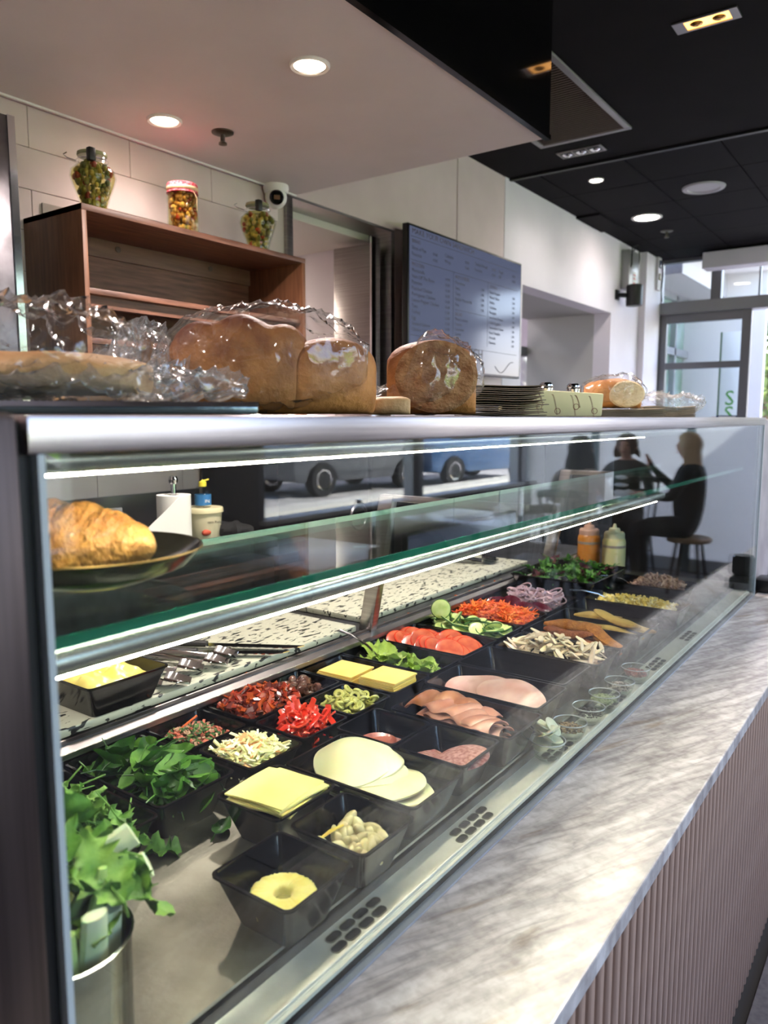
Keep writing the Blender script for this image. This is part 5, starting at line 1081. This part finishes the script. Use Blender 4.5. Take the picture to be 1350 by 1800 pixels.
# ================================================================ BACK BENCH
bz = 1.055
bn = thing('back_bench', 'stainless steel back bench with splashback along the kitchen wall', 'bench', (WX, 0, 0))
box(.012, .42, .3, 1.945, bz-.035, bz).build('bench_top', steel_dark, bn, bevel=.004); box(.012, .40, .3, 1.945, .05, bz-.036).build('cabinet_front', steel_dark, bn, smooth=0)
box(.0, .014, .3, 1.945, bz, 1.205).build('splashback', mat('grey splashback', '6f6d70', .3, .9), bn, smooth=0)
t = thing('paper_towel_holder', 'steel upright holder with a white paper towel roll on the back bench', 'paper towel', (-2.02,1.625,bz+.0005))
MB().lathe([(.001,0),(.07,0),(.072,.004),(.07,.012),(.001,.014)], 28).build('base', chrome, t); MB().lathe([(.001,.012),(.009,.012),(.009,.20),(.014,.205),(.016,.215),(.012,.226),(.001,.228)], 16).build('rod', chrome, t)
MB().lathe([(.02,.014),(.055,.014),(.055,.165),(.02,.165),(.02,.014)], 28, cap0=False, cap1=False).build('paper_roll', paperw, t)
MB().prism([(-.05,.0),(-.005,.16),(.0,.16),(.0,.0),(-.16,-.0),(-.15,.03)][:0] or [(.0,.016),(.0,.163),(-.02,.163),(-.17,.06),(-.16,.02)], 'x', .054, .056).build('loose_sheet', paperw, t, smooth=0)
t = thing('relish_tub', 'cream plastic relish tub with lid and red tomato print on the back bench', 'tub', (-2.05,1.775,bz+.0005))
MB().lathe([(.001,0),(.054,0),(.056,.004),(.063,.092),(.001,.094)], 32).build('body', mat('cream plastic', 'd9cfae', .4), t)
MB().lathe([(.001,.108),(.066,.108),(.068,.104),(.068,.092),(.065,.090),(.001,.090)], 32).build('lid', mat('pale lid', 'd6cda6', .4), t)
MB().ell((.046,-.028,.026), .012,.02,.012, 10, 6).build('tomato_print', mat('berry red', 'b0452c', .5), t)
text('Tomato Relish', .0125, (.040, -.044, .058), (PI/2,0,math.radians(50)), mat('menu ink', '14141c', .5), t, 'print')
t = thing('detergent_bottle', 'small clear bottle with blue label and yellow cap on top of the cream tub', 'bottle', (-2.045,1.77,bz+.1095))
MB().lathe([(.001,0),(.026,0),(.028,.004),(.028,.05),(.022,.068),(.012,.074)], 20).build('body', clear_glass, t); MB().lathe([(.0285,.008),(.0285,.045)], 20, cap0=False, cap1=False).build('label_band', mat('blue label', '2f6fa8', .4), t)
text('MIN', .016, (.017,-.0225,.018), (PI/2,0,math.radians(50)), paperw, t, 'print')
MB().lathe([(.013,.072),(.013,.088),(.006,.090),(.001,.096)], 16).build('cap', mat('yellow cap', 'e0d040', .4), t); MB().tube([(.0,.0,.09),(.012,.018,.096)], .003, 6).build('spout', mat('yellow cap', 'e0d040', .4), t)
o = place(MB().ell((0,0,.02), .075,.055,.028, 18, 10, fn=lambda d: 1+.15*math.sin(d.x*7+d.y*5)).mesh('cloth', mat('black cloth', '111113', .9)), 'black_cloth', None, (-1.99,1.855,bz+.006)); tag(o, 'crumpled black cloth on the back bench', 'cloth')
t = thing('power_outlet', 'double power outlet on the splashback under the shelf unit', 'outlet', (WX+.014,1.543,1.125)); box(0,.008,-.055,.055,-.04,.04).build('plate', mat('outlet white', 'b9b9bd', .4), t, bevel=.003)
for y in (-.028,.028):
    box(.008,.011,y-.007,y+.007,.012,.026).build('switch', mat('outlet white2', 'cfcfd2', .4), t, bevel=.001); box(.008,.0085,y-.010,y+.010,-.028,-.006).build('socket', blackp, t, smooth=0)
# black fridge beside the bench; run lengthened to darken the view through the case
t = thing('black_fridge_backdrop', 'black upright counter fridge with a round handle, lengthened as an added dark backdrop behind the glass case', 'fridge', (-2.05,2.5,0)); fm = mat('black fridge steel', '0d0d0f', .75, 0., spec=.12)
box(-.21,.19,-.55,-.02,.06,1.40).build('door', fm, t, bevel=.008); box(-.21,.19,.0,1.7,.06,1.40).build('door', fm, t, bevel=.008); box(-.21,.19,1.72,3.6,.06,1.40).build('door', fm, t, bevel=.008); box(-.20,.18,-.54,3.59,.0,.06).build('plinth', blackp, t)
for y in (-.10,.10):
    MB().tube([(.20,y+.05*math.cos(a),1.08+.05*math.sin(a)) for a in [2*PI*k/20 for k in range(21)]], .006, 6).build('ring_handle', steel_dark, t)
# ================================================================ CUSTOMER SEATING (seen mirrored in the case glass)
dkwood = wood('dark chair wood', '2a2422', '3d3532', (8,8,2)); table_m = mat('pale table laminate', 'a9adb3', .25); tleg = mat('black table leg', '141416', .4)
def chair(loc, rz, label):
    t = thing('spindle_chair', label, 'chair', loc, rz, 'spindle back cafe chairs')
    MB().prism([(-.20,-.20),(.20,-.20),(.215,.1),(.18,.21),(-.18,.21),(-.215,.1)], 'z', .43, .46).build('seat', dkwood, t, bevel=.01)
    for sx in (-1, 1):
        for sy in (-1, 1): MB().tube([(sx*.15,sy*.15,.44),(sx*.20,sy*.21,0)], [.018,.013], 8).build('leg', dkwood, t)
    for sx in (-1, 1): MB().tube([(sx*.18,-.19,.46),(sx*.20,-.25,.88)], [.013,.012], 8).build('back_post', dkwood, t)
    MB().tube([(-.22,-.24,.88),(-.1,-.265,.895),(.1,-.265,.895),(.22,-.24,.88)], .022, 8, flat=1.4).build('top_rail', dkwood, t)
    for k in range(6): x = -.135+.054*k; MB().tube([(x*.9,-.19,.46),(x,-.258,.88)], .007, 6).build('spindle', dkwood, t)
    for sy in (-1, 1): MB().tube([(-.18,sy*.18,.2),(.18,sy*.18,.2)], .009, 6).build('stretcher', dkwood, t)
def ctable(loc, sx, sy, h, label):
    t = thing('cafe_table', label, 'table', loc, 0, 'cafe tables by the window')
    box(-sx/2,sx/2,-sy/2,sy/2,h-.025,h).build('top', table_m, t, bevel=.004)
    MB().tube([(0,0,.02),(0,0,h-.02)], .035, 12).build('column', tleg, t); MB().lathe([(.001,.03),(.05,.03),(.22,.008),(.22,0),(.001,0)], 28).build('foot', tleg, t)
TH = .78
ctable((1.28,6.55,0), .80, .70, TH, 'cafe table with the three seated women'); ctable((1.72,5.0,0), .85, .75, .74, 'cafe table by the window with papers on it'); ctable((1.75,3.15,0), .8, .75, .74, 'cafe table by the window beside the chair with the black jacket')
chair((1.26,5.80,0), 0.0, 'spindle chair with the seated woman in beige, back to the counter'); chair((1.30,7.22,0), PI, 'spindle chair of the woman in the dark printed top')
chair((1.25,4.55,0), -PI/2+.3, 'empty spindle chair at the table with papers, near side'); chair((1.22,5.12,0), -PI/2-.2, 'empty spindle chair at the table with papers, far side'); chair((1.15,2.85,0), -PI/2, 'spindle chair with a black jacket over its back')
t = thing('round_stool', 'low round wooden stool under the blonde woman', 'stool', (.60,6.66,0)); MB().lathe([(.001,.44),(.17,.44),(.18,.45),(.18,.47),(.17,.48),(.001,.48)], 28).build('seat', wood('stool seat', '7a6650', '8f7a60', (6,6,2)), t)
for a in (0.8,2.4,3.9,5.5): MB().tube([(.11*math.cos(a),.11*math.sin(a),.45),(.18*math.cos(a),.18*math.sin(a),0)], .014, 8).build('leg', dkwood, t)
# jacket
t = thing('black_jacket', 'black jacket hung over the spindle chair by the window', 'jacket', (.885,2.85,0)); jm = mat('black jacket cloth', '0e0e12', .85, bump=.3, bs=12)
def jk(u, v):
    a = (u-.5)*2; s = 1 if v < .5 else -1; vv = abs(v-.5)*2; z = .96-.46*vv**1.1-.10*abs(a)**2.5+.0; return (.02+s*(.035+.03*vv)+.01*math.sin(a*7+vv*4), a*(.25+.04*vv), z)
MB().grid(jk, 20, 24).build('body', jm, t, solid=.012, smooth=70)
for s in (-1, 1): MB().tube([(.0,s*.22,.90),(-.04,s*.29,.76),(-.03,s*.30,.56)], [.05,.05,.042], 10).build('sleeve', jm, t)
t = thing('water_carafe', 'clear glass water carafe on the window table', 'carafe', (1.60,3.42,.741)); MB().lathe([(.001,0),(.042,0),(.044,.01),(.044,.12),(.030,.17),(.018,.20),(.018,.25),(.020,.255)], 24).build('glass', clear_glass, t); MB().lathe([(.017,.25),(.017,.27),(.001,.272)], 12).build('stopper', chrome, t)
t = thing('napkin_pile', 'crumpled white napkins on the table of the three women', 'napkins', (1.15,6.62,TH+.001)); 
for i in range(4): place(MB().ell((0,0,.03), .06,.045,.035, 14, 8, fn=lambda d: 1+.25*math.sin(d.x*9+i)*math.cos(d.y*8)).mesh('napkin', paperw, smooth=40), 'napkin', t, (.05*math.cos(i*2), .05*math.sin(i*2), 0))
o = tag(box(-.16,.16,-.11,.11,0,.004).build('paper_menu', paperw, None, (1.72,4.9,.741), (0,0,.3)), 'white paper menu lying on the window table', 'menu')
t = thing('sugar_caddy', 'small white caddy on the window table with the papers', 'caddy', (1.62,5.22,.741)); box(-.05,.05,-.04,.04,0,.06).build('box', paperw, t, bevel=.004); MB().ell((0,0,.07), .03,.025,.02, 10, 6).build('sachets', paperw, t)
skin = mat('skin', 'b98a74', .5, sss=.2); eye_m = mat('eye dark', '1c1614', .2); lip = mat('lips', '9a4a48', .5)
def person(loc, rz, label, top, hair_c, hair_len, arms, pants='1d1d22', lean=.0, head_turn=0.):
    '''seated figure facing local +Y; seat plane at z=.46'''
    V = []; E_ = []; RD = []
    def add(p, r_, par=None):
        V.append(p); RD.append(r_); i = len(V)-1
        if par is not None: E_.append((par, i))
        return i
    pel = add((0,0,.56), .15); bel = add((0,.01+lean*.3,.70), .135, pel); ch = add((0,.02+lean*.7,.90), .15, bel); sh = add((0,.0+lean,1.02), .10, ch); nk = add((0,.02+lean,1.09), .05, sh)
    n2 = add((0,.035+lean,1.14), .055, nk); hd = add((0,.05+lean,1.215), .088, n2); tp = add((0,.04+lean,1.285), .070, hd)
    nose = add((0,.05+lean+.088,1.205), .010, hd)
    hands = []
    for s, (el, wr, fd) in zip((-1, 1), arms):
        s1 = add((s*.165,.0+lean,1.0), .062, sh); e1 = add((s*el[0], el[1]+lean, el[2]), .046, s1); w1 = add((s*wr[0], wr[1]+lean, wr[2]), .029, e1)
        d = Vector(fd).normalized(); d = Vector((d.x*s, d.y, d.z)); wv = Vector((s*wr[0], wr[1]+lean, wr[2])); pm_ = wv+d*.06; pa = add(tuple(pm_), .030, w1); sd = d.cross(Vector((0,0,1))).normalized() if abs(d.z) < .9 else Vector((1,0,0))
        for k, ln in zip((-1.5,-.5,.5,1.5), (.06,.072,.068,.055)):
            f1 = add(tuple(pm_+d*.035+sd*.014*k), .009, pa); f2 = add(tuple(pm_+d*(.03+ln*.6)+sd*.016*k+Vector((0,0,-.006))), .008, f1); add(tuple(pm_+d*(.02+ln)+sd*.016*k+Vector((0,0,-.022))), .007, f2)
        t1 = add(tuple(wv+d*.035+sd*.034), .010, w1); add(tuple(wv+d*.075+sd*.048), .008, t1)
        hands.append(wv)
    for s in (-1, 1):
        h = add((s*.095,.04,.54), .10, pel); kn = add((s*.13,.44,.52), .065, h); an = add((s*.12,.40,.10), .042, kn); ft = add((s*.12,.46,.045), .042, an); add((s*.13,.56,.035), .032, ft)
    me = bpy.data.meshes.new('body'); me.from_pydata(V, E_, []); o = bpy.data.objects.new('body', me); C.objects.link(o)
    md = o.modifiers.new('skin', 'SKIN'); 
    sv = me.skin_vertices[0].data
    for i, r_ in enumerate(RD): sv[i].radius = (r_, r_)
    sv[pel].use_root = True
    ss = o.modifiers.new('sub', 'SUBSURF'); ss.levels = 2; ss.render_levels = 2
    dg = bpy.context.evaluated_depsgraph_get(); ev = bpy.data.meshes.new_from_object(o.evaluated_get(dg)); bpy.data.objects.remove(o); bpy.data.meshes.remove(me)
    ev.materials.clear()
    for m_ in (mat('cloth '+top, top, .8, bump=.2, bs=30), skin, mat('cloth '+pants, pants, .8), mat('shoe', '17171a', .5)): ev.materials.append(m_)
    for p in ev.polygons:
        c = p.center; p.use_smooth = True; mi = 0
        if c.z > 1.085+.0: mi = 1
        elif any((c-hw).length < .16 and (c-hw).dot(hw-Vector((0,lean,.95))) > -.002 for hw in hands) and c.z > .6: mi = 1
        elif c.z < .09: mi = 3
        elif c.z < .62 or (c.z < .64 and c.y > .12): mi = 2
        p.material_index = mi
    t = thing('person', label, 'person', loc, rz)
    bo = place(ev, 'body', t)
    hm = mat('hair '+hair_c, hair_c, .55, col2=hair_c, bump=.5, bs=40, bstretch=(30,30,3)); cy = .045+lean
    L = []
    def hs(d):
        if d.y > .42 and d.z < .45: return .80       # leave the face open
        return 1.0+.05*math.sin(d.x*14)
    hb = MB().ell((0, cy-.014, 1.228), .100, .106, .110, 24, 16, fn=hs)
    if hair_len:
        hb.grid(lambda u, v: ((.110+.02*v)*math.cos(PI*1.0+(-.35+u*1.7)*PI/1.0*1.0) if False else (.090+.034*math.sin(v*2.2))*math.sin((u-.5)*3.3)*(1+.04*math.sin(u*40)), cy-.012-(.092+.022*v)*math.cos((u-.5)*3.3)*(1+.03*math.sin(u*40)), 1.24-hair_len*v-.02*math.sin(u*9)), 18, 8)
    hb.build('hair', hm, t, smooth=70)
    for s in (-1, 1):
        MB().ell((s*.034, cy+.083, 1.225), .011,.004,.005, 8, 6).build('eye', eye_m, t); MB().ell((s*.092, cy-.0, 1.205), .010,.016,.026, 8, 6).build('ear', skin, t)
    MB().ell((0, cy+.084, 1.163), .022,.006,.006, 8, 6).build('mouth', lip, t)
    return t
down = ((.25,.10,.80),(.16,.34,.815),(-.5,1,-.05))
pA = person((1.26,5.84,0), 0.0, 'woman in a beige top with dark hair sitting with her back to the counter', 'a89c90', '2a2320', .22, (down, down))
pB = person((1.30,7.14,0), PI, 'woman in a dark printed top with short brown hair facing the counter', '33342e', '5a4232', .12, (down, down))
MB().ell((0,.155,.93), .06,.012,.02, 10, 6).build('white_print', paperw, pB); MB().ell((0,.160,.86), .07,.012,.018, 10, 6).build('white_print', paperw, pB)
pC = person((.60,6.66,.02), -PI/2, 'blonde woman in a black jacket raising one hand as she talks', '17181c', 'b59a78', .26, (((.25,.18,.82),(.16,.38,1.02),(-.2,.35,1)), down))
for s in (-1, 1): MB().tube([(s*.09,-.055,1.02),(s*.1,.10,.98),(s*.06,.165,.88)], .008, 6).build('lapel', blackp, pC)
flush_text()
